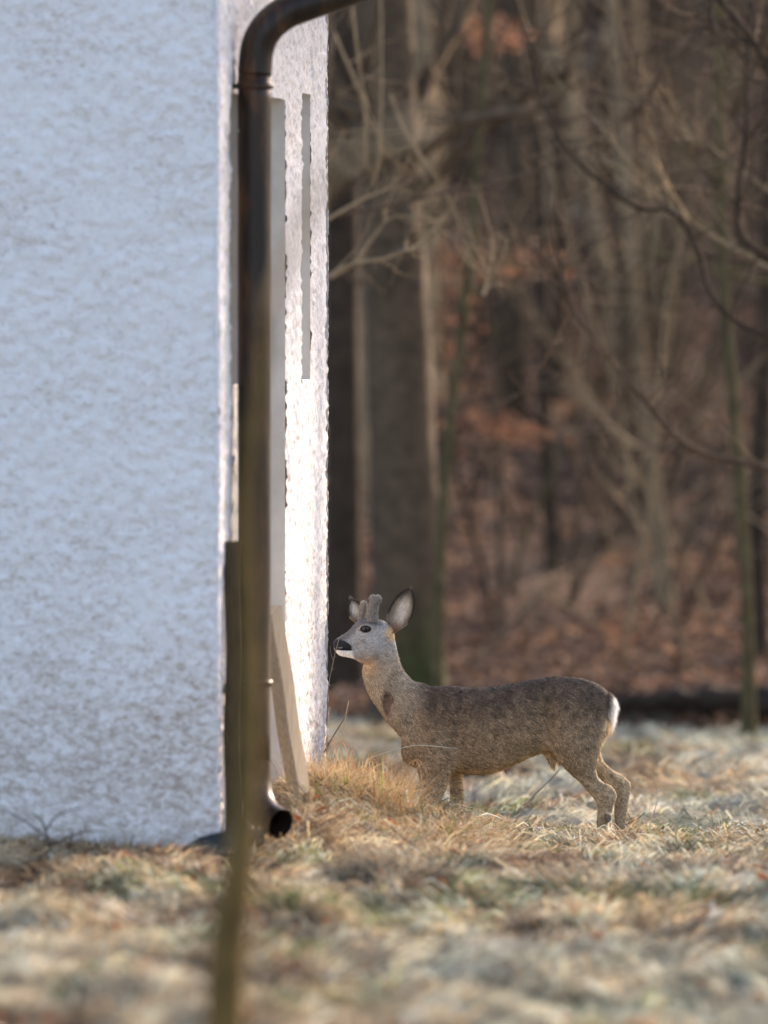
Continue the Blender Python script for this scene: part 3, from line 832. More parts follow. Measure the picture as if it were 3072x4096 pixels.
# unseen pines added on the sun's side, crowns set to shade the upper wall
def pine(bx, by, z0, z1, rad, n, name_label):
    root = empty('shade_pine'); tag(root, name_label, 'tree')
    f = np.array((bx, by, gz(bx, by) - .1)); g = Geo()
    q = np.array([f + np.array((.15 * math.sin(i * .7), 0, (z1 - f[2]) * i / 9)) for i in range(10)])
    g.tube(q, np.linspace(.19, .04, 10), 10, rough=.05, col=BK['brown']); g.build('trunk', M_bark, root)
    g = Geo()
    zz = z0 + (z1 - z0) * rng.random(n) ** 1.2; th = rng.random(n) * 2 * np.pi
    rr = rad * (1 - .75 * (zz - z0) / (z1 - z0)) * rng.random(n) ** .6
    th = np.round(th * 3) / 3 + rng.normal(0, .16, n); zz = z0 + np.round((zz - z0) * 1.6) / 1.6 + rng.normal(0, .13, n)
    p = np.stack([bx + rr * np.cos(th), by + rr * np.sin(th), zz - rr * .12], -1)
    dv = rng.normal(0, 1, (n, 3)) + np.stack([np.cos(th), np.sin(th), np.zeros(n)], -1); dv /= np.linalg.norm(dv, axis=1)[:, None]
    V, Qb, Tb = blades(p, dv, .16 + .14 * rng.random(n), np.full(n, .035), np.zeros(n))
    g.add(V, Qb, Tb, rep5(np.array((.03, .05, .018)) * (.6 + .9 * rng.random((n, 1))))); o = g.build('crown', M_grass, root, smooth=False)
sh_ = np.array((math.sin(SUN_AZ), math.cos(SUN_AZ)))
for (px0, py0, zl, dist, rad, lab) in ((-.45, 27.6, 2.05, 19, 1.7, 'unseen pine added to shade the wall, the one nearest the clearing'), (-.3, 29.4, 2.35, 25, 1.8, 'unseen pine added to shade the wall, farther up the slope')):
    b = np.array((px0, py0)) + sh_ * dist
    zc = zl + dist * math.tan(SUN_EL)
    pine(b[0], b[1], zc, zc + 6.5, rad, 8500, lab)

# the wood that goes on up the slope, one mass
g = Geo()
def wood_tree(x, y, r, h, col, nb=6):
    f = np.array((x, y, gz(x, y) - .2)); lean = rng.normal(0, .05)
    q = [f]
    for i in range(7):
        q.append(f + np.array((lean * h * i / 6 + rng.normal(0, .06), rng.normal(0, .05), h * (i + 1) / 7)))
    q = np.array(q)
    g.tube(q, np.linspace(r, r * .45, len(q)), 8, rough=.05, col=col)
    twigs(g, q[2:], r * .6, col, nb, h * .22, 1)
for k in range(70):
    y = 60 + 55 * rng.random() ** 1.2; x = (rng.random() * 2 - 1) * (y / 30 * 1.7 + 1)
    wood_tree(x, y, .06 + .13 * rng.random(), 9 + 8 * rng.random(), np.array(BK[random.choice(['grey', 'brown', 'dark', 'tan', 'pale', 'grey'])]) * (.7 + .5 * rng.random()))
for k in range(30):      # the wood to the right of the picture
    y = 36 + 70 * rng.random(); x = y / 30 * 1.75 + 1.2 + 42 * rng.random()
    if abs((x - .35) * sh_[1] - (y - 29.8) * sh_[0]) < 1.5: continue
    wood_tree(x, y, .08 + .15 * rng.random(), 10 + 9 * rng.random(), np.array(BK[random.choice(['grey', 'brown', 'dark'])]), 9)
o = g.build('distant_wood', M_bark, None); stuff(o, 'far leafless trunks filling the slope behind the clearing', 'wood')

# leaves: litter on the slope and a few russet leaves kept on low boughs
def leaf_geo(g, p, n_, size, cols):
    n = len(p)
    u = rng.normal(0, 1, (n, 3)); u /= np.linalg.norm(u, axis=1)[:, None]
    v = np.cross(u, n_); v /= np.linalg.norm(v, axis=1)[:, None] + 1e-9
    u = np.cross(v, n_); u /= np.linalg.norm(u, axis=1)[:, None] + 1e-9
    s = size[:, None]
    V = np.stack([p - u * s, p - v * s * .55 + n_ * s * .2, p + u * s, p + v * s * .55 + n_ * s * .2], 1).reshape(-1, 3)
    i = np.arange(n) * 4
    g.add(V, np.stack([i, i + 1, i + 2, i + 3], -1), None, np.repeat(cols, 4, axis=0))
def leafcol(n):
    a = rng.random((n, 1))
    return np.array((.28, .165, .10)) * (0.18 + 1.25 * a ** 1.5) + np.array((.02, .015, .02)) * rng.random((n, 1))
n = 80000
y = 45.5 + 70 * rng.random(n) ** 1.25; x = (rng.random(n) * 2 - 1) * (y / 30 * 1.6 + .6)
keep = (fbm(x * .8, y * .3, 61, 4) > .36 + .26 * rng.random(n) - .13); x, y = x[keep], y[keep]; n = len(x)
g = Geo(); nn_ = np.stack([rng.normal(0, .5, n), rng.normal(-.2, .5, n), np.ones(n)], -1); nn_ /= np.linalg.norm(nn_, axis=1)[:, None]
leaf_geo(g, np.stack([x, y, ground_z(x, y) + .03 + .03 * rng.random(n)], -1), nn_, .035 + .035 * rng.random(n), leafcol(n))
o = g.build('leaf_litter', M_leaf, None, smooth=False); stuff(o, 'brown fallen beech leaves covering the wooded slope', 'leaves')
n = 260
y = 18 + 11 * rng.random(n); x = (rng.random(n) * 2 - 1) * (y / 30 * 1.6); ok = ~in_house(x, y); x, y = x[ok], y[ok]; n = len(x)
g = Geo(); nn_ = np.stack([rng.normal(0, .6, n), rng.normal(-.3, .5, n), np.ones(n)], -1); nn_ /= np.linalg.norm(nn_, axis=1)[:, None]
leaf_geo(g, np.stack([x, y, ground_z(x, y) + .035], -1), nn_, .018 + .02 * rng.random(n), np.array((.33, .12, .05)) * (.5 + .8 * rng.random((n, 1))))
o = g.build('fallen_leaves', M_leaf, None, smooth=False); stuff(o, 'scattered russet leaves lying on the foreground grass', 'leaves')
# russet leaves on two low saplings
clus = empty('copper_beech_sapling')
tag(clus, 'young beech still holding orange brown leaves, above and behind the deer', 'sapling')
g = Geo(); f = drop(2010, 50); q = smooth_path([f, P(2000, 2200, 50), P(1985, 1500, 50), P(1900, 900, 50), P(1880, 300, 50)], 8)
g.tube(q, np.linspace(.03, .012, len(q)), 8, col=BK['brown'])
for (a, b) in (((1990, 1800), (2120, 1730)), ((1985, 1700), (1880, 1640)), ((1940, 1250), (1850, 1330)), ((1900, 950), (1800, 1010)), ((1905, 1000), (2010, 1060)), ((1885, 400), (1960, 130))):
    qq = smooth_path([P(*a, 50), P((a[0] + b[0]) / 2, (a[1] + b[1]) / 2 - 20, 50), P(*b, 50)], 5); g.tube(qq, np.linspace(.012, .005, len(qq)), 5, col=BK['brown'])
g.build('trunk', M_bark, clus)
g = Geo()
for (cx, cy, sx, sy, m) in ((2060, 1725, 85, 30, 120), (1900, 1660, 60, 30, 50), (1840, 1340, 50, 80, 90), (1850, 1060, 60, 60, 120), (1830, 1140, 40, 60, 72), (1880, 130, 35, 30, 60), (2010, 140, 45, 30, 70), (1990, 1050, 120, 30, 72), (2480, 2590, 50, 30, 40), (2440, 2540, 40, 40, 70)):
    pp = np.array([P(cx + rng.normal(0, sx), cy + rng.normal(0, sy), 50 + rng.normal(0, .35)) for _ in range(m)])
    nn_ = rng.normal(0, 1, (m, 3)) + np.array((0, -.5, .5)); nn_ /= np.linalg.norm(nn_, axis=1)[:, None]
    leaf_geo(g, pp, nn_, .03 + .02 * rng.random(m), np.array((.30, .15, .09)) * (.5 + .6 * rng.random((m, 1))))
o = g.build('foliage', M_leaf, clus, smooth=False); o['kind'] = 'stuff'

# dark clods of turned earth in the clearing
for i, (cx, d, w, lab) in enumerate(((1960, 36.6, .26, 'dark clod of turned earth seen under the deer\'s belly'), (2640, 37.5, .22, 'low dark clod of turned earth right of the hind legs'), (2930, 39.5, .26, 'dark clod in the frosted grass near the right edge'))):
    f = drop(cx, d); nU, nV = 22, 12
    u = np.linspace(0, 2 * np.pi, nU, endpoint=False); v = np.linspace(0, np.pi / 2, nV)
    U, Vv = np.meshgrid(u, v)
    rr = 1 + .5 * (fbm(U * 1.6 + i * 5, Vv * 3, 3 + i, 3) - .5)
    X = f[0] + w * rr * np.cos(U) * np.cos(Vv); Y = f[1] + w * .7 * rr * np.sin(U) * np.cos(Vv); Z = f[2] - .02 + w * .22 * rr * np.sin(Vv)
    a = np.arange(nV - 1)[:, None] * nU; b = np.arange(nU)[None]; c2 = (b + 1) % nU
    o = mesh_obj('earth_clod', np.stack([X.ravel(), Y.ravel(), Z.ravel()], -1), np.stack([a + b, a + c2, a + nU + c2, a + nU + b], -1).reshape(-1, 4), M_ground, None, np.tile(np.array((.035, .025, .02)), (nU * nV, 1)))
    tag(o, lab, 'clod')
# bank of dark earth and a fallen log at the wood's edge, right
g = Geo(); q = smooth_path([P(2470, 2812, 45.8), P(2650, 2806, 45.8), P(2850, 2800, 45.9), P(3250, 2812, 46)], 8)
g.tube(q, np.linspace(.05, .085, len(q)) * (1 + .2 * np.sin(np.arange(len(q)) * 1.3)), 12, rough=.2, col=(.035, .025, .018))
o = g.build('fallen_log', M_bark, None); tag(o, 'dark fallen log lying along the edge of the wood behind the rump', 'log')

# ------------------------------------------------------------------ roe deer
DS = 1.185
DD = 30.0
def Z2(zx, zy, dep=0.0):
    """from the drawing coordinates of the deer (side view, same unit for depth)"""
    p = P(1250 + zx / DS, 2300 + zy / DS, DD)
    p[1] += dep / DS / 1000.0
    return p
deer = empty('roe_deer')
tag(deer, 'young roe buck with short velvet antlers, standing side on beside the house', 'deer')
LV, LQ, LT, ln_ = [], [], [], [0]
def loft(rings, n=24, yaw=0.0, sq=2.0, m=6):
    """rings: (top x, top y, bottom x, bottom y, half width, depth offset); smoothly interpolated"""
    Rg = np.array([list(r) + [0] * (6 - len(r)) for r in rings], float)
    S = smooth_path(Rg, m)
    S[:, 4] = np.maximum(S[:, 4], 2)
    a = np.arange(n) / n * 2 * np.pi
    ca = np.sign(np.cos(a)) * np.abs(np.cos(a)) ** (2 / sq); sa = np.sign(np.sin(a)) * np.abs(np.sin(a)) ** (2 / sq)
    V = []
    for r in S:
        cx, cy = (r[0] + r[2]) / 2, (r[1] + r[3]) / 2
        hx, hy = (r[0] - r[2]) / 2, (r[1] - r[3]) / 2
        for c, s in zip(ca, sa):
            V.append(Z2(cx + hx * c - math.sin(yaw) * r[4] * s, cy + hy * c, r[5] + math.cos(yaw) * r[4] * s))
    k = len(S)
    V.append(Z2((S[0][0] + S[0][2]) / 2, (S[0][1] + S[0][3]) / 2, S[0][5])); V.append(Z2((S[-1][0] + S[-1][2]) / 2, (S[-1][1] + S[-1][3]) / 2, S[-1][5]))
    i = np.arange(k - 1)[:, None] * n; j = np.arange(n)[None]; jj = (j + 1) % n
    Qd = np.stack([i + j, i + jj, i + n + jj, i + n + j], -1).reshape(-1, 4)
    j = np.arange(n); jj = (j + 1) % n
    T = np.vstack([np.stack([jj, j, np.full(n, k * n)], -1), np.stack([(k - 1) * n + j, (k - 1) * n + jj, np.full(n, k * n + 1)], -1)])
    LV.append(np.array(V)); LQ.append(Qd + ln_[0]); LT.append(T + ln_[0]); ln_[0] += len(V)
YAW = R(24)
# torso (from the tail forward)
loft([(1434, 610, 1430, 680, 18), (1414, 572, 1412, 735, 48), (1372, 530, 1370, 800, 78), (1320, 502, 1318, 850, 92), (1250, 486, 1250, 872, 100), (1180, 480, 1180, 872, 104),
      (1110, 484, 1110, 846, 102), (1040, 496, 1040, 862, 108), (960, 512, 960, 900, 116), (880, 526, 880, 932, 121), (800, 534, 800, 945, 122), (720, 531, 720, 945, 115),
      (650, 524, 650, 940, 106), (580, 528, 580, 932, 96), (520, 528, 520, 920, 86), (470, 540, 470, 905, 72), (436, 610, 436, 888, 54), (422, 740, 424, 876, 30)], 40, sq=2.15)
# neck
loft([(600, 560, 470, 830, 74), (536, 517, 386, 735, 72), (483, 503, 340, 678, 66), (447, 470, 300, 622, 60), (421, 430, 264, 562, 55), (407, 385, 243, 500, 50), (398, 335, 236, 446, 46, -4), (388, 290, 250, 400, 42, -8)], 28)
# head
def hd(x): return -(330 - x) * math.tan(YAW) * .9 if x < 330 else 0
loft([(388, 285, 338, 410, 34, 0), (372, 245, 312, 430, 44, -5), (338, 216, 284, 432, 52, -14), (300, 206, 258, 426, 55, -28), (264, 202, 232, 416, 54, -44), (232, 206, 207, 402, 46, -60), (203, 226, 184, 392, 36, -72),
      (178, 254, 163, 387, 28, -84), (155, 272, 143, 383, 25, -94), (132, 285, 126, 376, 25, -103), (114, 298, 114, 362, 22, -109), (101, 314, 104, 347, 14, -113)], 28, yaw=YAW, sq=2.1)
# brow ridge, cheek
loft([(300, 225, 295, 262, 12, -78), (262, 226, 250, 262, 13, -92), (230, 238, 222, 262, 8, -98)], 14, yaw=YAW)
loft([(330, 300, 300, 400, 18, -56), (290, 300, 265, 392, 20, -68), (250, 310, 235, 375, 14, -80)], 14, yaw=YAW)
# near fore leg
loft([(540, 700, 700, 740, 40, -62), (496, 820, 700, 840, 50, -66), (492, 900, 672, 905, 48, -66), (502, 950, 650, 962, 42, -64), (510, 1000, 636, 1008, 36, -62), (514, 1060, 606, 1062, 30, -60),
      (518, 1120, 584, 1120, 26, -60), (520, 1165, 576, 1165, 24, -60), (524, 1210, 562, 1210, 18, -60), (526, 1270, 560, 1270, 16, -60), (518, 1300, 560, 1300, 20, -60), (505, 1330, 562, 1332, 22, -60)], 20)
# far fore leg
loft([(560, 760, 700, 780, 36, 58), (600, 860, 720, 870, 40, 60), (634, 930, 714, 940, 34, 60), (644, 980, 712, 985, 29, 60), (652, 1040, 714, 1040, 26, 60), (656, 1090, 714, 1095, 24, 60),
      (662, 1150, 714, 1150, 23, 60), (668, 1210, 706, 1210, 18, 60), (670, 1270, 704, 1270, 16, 60), (662, 1300, 704, 1300, 20, 60), (650, 1330, 706, 1332, 22, 60)], 20)
# near hind leg
loft([(1130, 640, 1390, 600, 44, -40), (1108, 740, 1404, 700, 56, -50), (1112, 815, 1390, 765, 54, -56), (1146, 868, 1366, 822, 48, -60), (1200, 920, 1350, 872, 41, -62), (1256, 974, 1344, 930, 32, -62), (1304, 1024, 1370, 974, 26, -62),
      (1336, 1064, 1420, 1000, 24, -62), (1346, 1098, 1440, 1046, 23, -62), (1346, 1134, 1418, 1116, 20, -62), (1344, 1170, 1402, 1166, 20, -62), (1345, 1220, 1390, 1218, 17, -62),
      (1348, 1270, 1386, 1268, 16, -62), (1338, 1300, 1384, 1298, 20, -62), (1324, 1330, 1384, 1332, 22, -62)], 22)
loft([(1382, 1120, 1414, 1128, 10, -84), (1376, 1145, 1416, 1148, 14, -84), (1384, 1168, 1410, 1166, 9, -84)], 12)
# far hind leg
loft([(1180, 700, 1395, 680, 44, 46), (1220, 800, 1384, 760, 46, 54), (1270, 860, 1366, 822, 40, 58), (1318, 925, 1378, 884, 30, 60), (1364, 972, 1424, 926, 25, 60), (1402, 1004, 1478, 958, 24, 60),
      (1427, 1040, 1511, 996, 23, 60), (1431, 1090, 1502, 1078, 21, 60), (1431, 1140, 1494, 1140, 20, 60), (1433, 1200, 1486, 1200, 18, 60), (1436, 1270, 1474, 1268, 16, 60), (1428, 1300, 1474, 1298, 20, 60), (1414, 1330, 1474, 1332, 22, 60)], 22)
# sheath, brisket
loft([(1080, 820, 1170, 820, 26), (1096, 858, 1160, 858, 16), (1118, 892, 1156, 888, 9), (1138, 918, 1150, 914, 4)], 14)
loft([(422, 790, 480, 800, 24), (419, 850, 500, 860, 24), (440, 888, 510, 893, 22), (478, 912, 520, 910, 12)], 16)
raw = mesh_obj('deer_raw', np.vstack(LV), [np.vstack(LQ), np.vstack(LT)])
md = raw.modifiers.new('r', 'REMESH'); md.mode = 'VOXEL'; md.voxel_size = .0038; md.use_smooth_shade = True
ms = raw.modifiers.new('s', 'SMOOTH'); ms.factor = .5; ms.iterations = 9
dg = bpy.context.evaluated_depsgraph_get()
body_me = bpy.data.meshes.new_from_object(raw.evaluated_get(dg))
bpy.data.objects.remove(raw)
body_me.name = 'body'
nv = len(body_me.vertices)
BV = np.empty(nv * 3, np.float32); body_me.vertices.foreach_get('co', BV); BV = BV.reshape(-1, 3).astype(float)
def to_zoom(p):
    """back to drawing coordinates"""
    zx = ((p[:, 0] / DD * F_PX + 1536) - 1250) * DS
    b = (p[:, 2] - (CAM_H - DD * SP)) / CP
    zy = ((2048 - b / DD * F_PX) - 2300) * DS
    dep = (p[:, 1] - DD * CP - b * SP) * 1000 * DS
    return zx, zy, dep
def seg_d(x, y, ax, ay, bx, by):
    t = np.clip(((x - ax) * (bx - ax) + (y - ay) * (by - ay)) / ((bx - ax) ** 2 + (by - ay) ** 2), 0, 1)
    return np.hypot(x - ax - t * (bx - ax), y - ay - t * (by - ay))
def coat(p):
    x, y, dep = to_zoom(p)
    n = len(x); nz = fbm(x / 30, y / 30, 3, 3) - .5; nf = vnoise(x / 5, y / 5, 8) - .5
    top = np.interp(x, [400, 470, 520, 700, 850, 1000, 1130, 1300, 1400, 1440], [560, 500, 518, 524, 525, 500, 478, 488, 545, 600])
    bot = np.interp(x, [420, 500, 700, 860, 1000, 1100, 1200], [880, 940, 955, 940, 880, 845, 900])
    h = np.clip((y - top) / np.maximum(bot - top, 50), 0, 1)
    back = np.array((.072, .054, .041)); flank = np.array((.205, .150, .098)); belly = np.array((.34, .235, .14))
    c = back + (flank - back) * sstep(.08, .75, h + nz * .3)[:, None]
    w = sstep(.86, 1.02, h + nz * .15)[:, None] * ((x > 640) & (x < 1180))[:, None]
    c = c * (1 - w) + belly * w
    # neck and head get paler and greyer
    w = (sstep(560, 440, x + nz * 60) * sstep(900, 640, y))[:, None]
    c = c * (1 - w) + np.array((.25, .205, .155)) * w
    w = sstep(440, 330, y + nz * 40 - (x - 300) * -.25)[:, None] * (x < 480)[:, None]
    c = c * (1 - w) + np.array((.29, .28, .27)) * w
    # dark top of the muzzle and forehead
    dl = seg_d(x, y, 300, 215, 215, 215); dl2 = seg_d(x, y, 215, 215, 140, 285)
    w = (sstep(44, 12, np.minimum(dl, dl2)) * .85)[:, None]
    c = c * (1 - w) + np.array((.085, .08, .082)) * w
    # warm throat, ear base, chin
    w = (sstep(70, 15, np.hypot((x - 250) * .8, y - 438 + nz * 20)) * .8)[:, None]
    c = c * (1 - w) + np.array((.38, .27, .16)) * w
    w = (sstep(50, 12, np.hypot(x - 378, (y - 272) * .8)) * .95)[:, None]
    c = c * (1 - w) + np.array((.50, .32, .155)) * w
    # legs
    leg = sstep(870, 1020, y + nz * 40) * ((x < 730) | (x > 1120))
    c = c * (1 - leg[:, None]) + np.array((.27, .20, .13)) * leg[:, None]
    w = (sstep(28, 6, seg_d(x, y, 1368, 800, 1400, 690)) + sstep(34, 6, seg_d(x, y, 1352, 870, 1410, 1000)) * .6 + sstep(26, 5, seg_d(x, y, 1380, 890, 1500, 990)) * .7)
    w = np.clip(w, 0, 1)[:, None] * .8
    c = c * (1 - w) + np.array((.52, .38, .22)) * w  # warm rim light painted along the back edges of thigh and legs
    w = (sstep(40, 10, np.hypot(x - 690, (y - 905) * 1.1)) * .6)[:, None]
    c = c * (1 - w) + np.array((.34, .235, .14)) * w
    # callus, hooves
    w = sstep(26, 14, np.hypot(x - 1396, y - 1146))[:, None] * (dep < 0)[:, None]
    c = c * (1 - w) + np.array((.14, .11, .09)) * w
    w = sstep(1300, 1310, y)[:, None]
    c = c * (1 - w) + np.array((.03, .025, .022)) * w
    # white rump, sheath tuft
    w = (sstep(1392, 1412, x + nz * 14 - np.abs(y - 630) * .12) * sstep(548, 572, y) * sstep(735, 690, y))[:, None]
    c = c * (1 - w) + np.array((.86, .84, .80)) * w
    w = sstep(868, 885, y)[:, None] * ((x > 1090) & (x < 1162) & (np.abs(dep) < 18))[:, None]
    c = c * (1 - w) + np.array((.45, .32, .19)) * w
    # bare brown patch on the neck
    e = ((x - 360 - (y - 612) * .12) / 31) ** 2 + ((y - 612) / 68) ** 2
    w = (sstep(1.25, .7, e) * (dep < 0) * .85)[:, None]
    inner = (sstep(-3, 4, x - 355 - (670 - y) * .35) * sstep(578, 590, y))[:, None]
    c = c * (1 - w) + (np.array((.085, .052, .042)) * (1 - inner) + np.array((.20, .15, .13)) * inner) * w
    grain = (vnoise(x / 5, y / 4, 18) - .5) * .85 + (vnoise(x / 11 + 3, y / 7, 28) - .5) * .35
    fa = np.where(x < 400, .9, .84); uu_ = x * .84 + y * .54; vv_ = -x * .54 + y * .84
    grain = grain + (vnoise(uu_ / 17, vv_ / 3.6, 38) - .5) * .5
    gw = np.interp(x, [130, 200, 380, 480], [.2, .5, .6, 1.0])
    c = c * (1 + nz * .4 + grain * gw)[:, None]
    # white chin, muzzle, black nose and mouth
    w = (sstep(348, 356, y) * sstep(196, 176, x + (y - 350) * -.3) * sstep(398, 386, y))[:, None] * (x < 200)[:, None]
    c = c * (1 - w) + np.array((.72, .70, .66)) * w
    dn = np.minimum.reduce([seg_d(x, y, 104, 320, 128, 318) - 19, seg_d(x, y, 146, 322, 170, 338) - 16, seg_d(x, y, 112, 345, 184, 350) - 5])
    dn = np.where(y > 355, 20, dn)
    wn2 = sstep(2.5, -2.5, dn)[:, None]; nose = dn < 1.5
    c = c * (1 - wn2) + np.array((.012, .012, .014)) * wn2
    # eye rim and the pale ring round it
    ee = np.hypot((x - EX) / 22, (y - EY) / 14.5) 
    nearh = (dep < -20) & (x < 330)
    w = (sstep(1.9, 1.3, ee) * nearh * .25)[:, None]; c = c * (1 - w) + np.array((.42, .36, .30)) * w
    w = (sstep(1.3, 1.15, ee) * nearh)[:, None]; c = c * (1 - w) + np.array((.010, .009, .01)) * w
    w = (sstep(5, 2, seg_d(x, y, 222, 258, 232, 256)) * nearh)[:, None]; c = c * (1 - w) + np.array((.03, .025, .02)) * w
    return np.clip(c, .004, .9), e, nose
EX, EY = 252, 252
colB, eB, noseB = coat(BV)
a = body_me.attributes.new('col', 'FLOAT_COLOR', 'POINT')
cc4 = np.ones((nv, 4), np.float32); cc4[:, :3] = colB * 1.25; a.data.foreach_set('color', cc4.ravel())
# hollow the bare patch and the mouth slightly
NBuf = np.empty(nv * 3, np.float32); body_me.vertices.foreach_get('normal', NBuf); BN = NBuf.reshape(-1, 3).astype(float)
zx_, zy_, dp_ = to_zoom(BV)
push = -.006 * sstep(1.0, .4, eB) * (dp_ < 0) * sstep(385, 350, zx_)
push += -.004 * sstep(6, 2, seg_d(zx_, zy_, 118, 349, 190, 352)) * (zx_ < 195)
push += -.005 * sstep(1.1, .7, np.hypot((zx_ - 122) / 7, (zy_ - 322) / 9)) * (zx_ < 140)
push += (fbm(zx_ / 22, zy_ / 30, 12, 2) - .5) * .004 * (zx_ > 450)
push += -.006 * sstep(20, 3, seg_d(zx_, zy_, 690, 640, 560, 800)) * (dp_ < 0) * .6 + -.006 * sstep(26, 4, seg_d(zx_, zy_, 1115, 640, 1140, 850)) * (dp_ < 0)
def bulge(cx, cy, rx, ry, a, amp):
    X = (zx_ - cx) * math.cos(a) + (zy_ - cy) * math.sin(a); Y = -(zx_ - cx) * math.sin(a) + (zy_ - cy) * math.cos(a)
    return amp * np.exp(-(X / rx) ** 2 - (Y / ry) ** 2) * np.clip(-BN[:, 1] * 1.5, 0, 1) * (dp_ < 0)
push += bulge(560, 720, 60, 130, -.35, .012) + bulge(610, 870, 50, 60, 0, .010) + bulge(1260, 640, 95, 90, 0, .010) + bulge(1225, 800, 60, 90, -.5, .010)
push += bulge(1095, 700, 45, 120, .1, -.014) + bulge(690, 720, 30, 130, .15, -.010) + bulge(470, 700, 30, 100, .2, -.008) + bulge(350, 480, 22, 100, .5, .006) + bulge(420, 470, 16, 90, .35, -.005)
push += bulge(1345, 720, 22, 110, .15, -.008) + bulge(1300, 960, 14, 50, -.8, -.006) + bulge(1395, 1040, 18, 22, 0, .006) + bulge(1372, 1110, 10, 60, 0, -.003)
for rx_ in range(6): push += bulge(740 + rx_ * 52, 800, 11, 90, .22, .0022)
push += bulge(245, 300, 30, 14, .4, .004) + bulge(210, 330, 26, 20, 0, -.004) + bulge(300, 330, 30, 40, 0, .004)
BV2 = BV + BN * push[:, None]
body_me.vertices.foreach_set('co', BV2.astype(np.float32).ravel()); body_me.update()
body_me.materials.clear(); body_me.materials.append(M_fur)
body = bpy.data.objects.new('body', body_me); C.objects.link(body); body.parent = deer
body_me.calc_loop_triangles()
nt_ = len(body_me.loop_triangles); TR = np.empty(nt_ * 3, np.int32); body_me.loop_triangles.foreach_get('vertices', TR); TR = TR.reshape(-1, 3)
nose_t = TR[np.all(noseB[TR], axis=1)]
ids, inv = np.unique(nose_t, return_inverse=True)
M_nose = surf_mat('wet_nose_leather', [(0.3, (.008, .008, .009)), (0.7, (.02, .02, .024))], scale=200, rough=0.42, bump=0.5, bscale=500, bdist=.002, spec=.3)
mesh_obj('nose', BV2[ids] + BN[ids] * .0012, inv.reshape(-1, 3), M_nose, deer)
bvh = BVHTree.FromPolygons([tuple(v) for v in BV2], [tuple(int(i) for i in t) for t in TR])

def hairs(pos, nrm, flow, length, width, col, lift):
    """each hair one narrow bent triangle pair"""
    n = len(pos)
    t = flow - nrm * np.sum(flow * nrm, 1)[:, None]
    t /= np.linalg.norm(t, axis=1)[:, None] + 1e-9
    d = t + nrm * lift[:, None]; d /= np.linalg.norm(d, axis=1)[:, None]
    s = np.cross(d, nrm); s /= np.linalg.norm(s, axis=1)[:, None] + 1e-9
    s = s + nrm * rng.normal(0, .5, (n, 1)); s /= np.linalg.norm(s, axis=1)[:, None]
    L = length[:, None]; w = width[:, None] * .5
    r = pos - nrm * .002
    m = r + d * L * .55; e = r + d * L - nrm * L * .10
    V = np.stack([r - s * w, r + s * w, m - s * w * .8, m + s * w * .8, e], 1).reshape(-1, 3)
    i = np.arange(n) * 5
    return V, np.stack([i, i + 1, i + 3, i + 2], -1), np.stack([i + 2, i + 3, i + 4], -1), np.repeat(col, 5, axis=0)
def flow_at(x, y):
    f = np.stack([np.full(len(x), .85), np.zeros(len(x)), np.full(len(x), -.55)], -1)
    head = (x < 400) & (y < 440)
    f[head] = (.9, .1, -.25)
    neck = (x < 480) & (y >= 400) & (y < 800)
    f[neck] = (.55, 0, -.85)
    leg = (y > 880)
    f[leg] = (.25, 0, -1)
    th = (x > 1150) & (y > 640) & (y <= 880)
    f[th] = (.35, 0, -.95)
    bel = (y > 840) & (x > 650) & (x < 1120)
    f[bel] = (.9, 0, -.35)
    return f
tri = BV2[TR]; ar = np.linalg.norm(np.cross(tri[:, 1] - tri[:, 0], tri[:, 2] - tri[:, 0]), axis=1)
NH = 150000
ti = rng.choice(nt_, NH, p=ar / ar.sum())
u = rng.random(NH); v = rng.random(NH); k_ = u + v > 1; u[k_] = 1 - u[k_]; v[k_] = 1 - v[k_]
pos = tri[ti, 0] * (1 - u - v)[:, None] + tri[ti, 1] * u[:, None] + tri[ti, 2] * v[:, None]
nr = BN[TR[ti, 0]] * (1 - u - v)[:, None] + BN[TR[ti, 1]] * u[:, None] + BN[TR[ti, 2]] * v[:, None]; nr /= np.linalg.norm(nr, axis=1)[:, None]
hx, hy, hdp = to_zoom(pos)
ch, eh, nh = coat(pos)
ee = np.hypot((hx - EX) / 22, (hy - EY) / 14.5)
keep = ~nh & ~((eh < .45) & (hdp < 0) & (hy < 700) & (hx < 420)) & ~((ee < 1.3) & (hdp < -20)) & (hy < 1300)
pos, nr, hx, hy, hdp, ch = pos[keep], nr[keep], hx[keep], hy[keep], hdp[keep], ch[keep]; NH = len(pos)
ln = np.full(NH, .013)
ln = np.where((hx < 400) & (hy < 440), .0065, ln)
ln = np.where((hx < 200), .0035, ln)
ln = np.where((hy > 950), .008, ln)
ln = np.where((hx > 1392) & (hy > 545) & (hy < 740), .036, ln)
ln = np.where((hx > 1340) & (hy > 735) & (hy < 900), .018, ln)
ln = np.where((hy > 865) & (hx > 1090) & (hx < 1165), .024, ln)
ln = np.where((hy > 880) & (hx > 650) & (hx < 1090), .017, ln)
ln = ln * (.6 + .7 * rng.random(NH))
fl = flow_at(hx, hy) + rng.normal(0, .16, (NH, 3))
rumpm = (hx > 1392) & (hy > 545) & (hy < 740)
fl[rumpm] = np.array((.55, -.1, -.8)) + rng.normal(0, .25, (rumpm.sum(), 3))
lift = np.clip(rng.normal(.38, .14, NH), .12, .9); lift[hx < 200] *= .6
var = rng.random(NH)
tone = np.where(var < .42, .45, np.where(var < .8, 1.05, 1.75)) * (.85 + .3 * rng.random(NH))
calm = np.where((hx < 400) & (hy < 440) | rumpm, .45, 1.0)
tone = 1 + (tone - 1) * calm
hc = np.clip(ch * tone[:, None] * np.array((1.86, 1.80, 1.72)), .005, .92)
V, Qh, Th, Kh = hairs(pos, nr, fl, ln, np.full(NH, .0013), hc, lift)
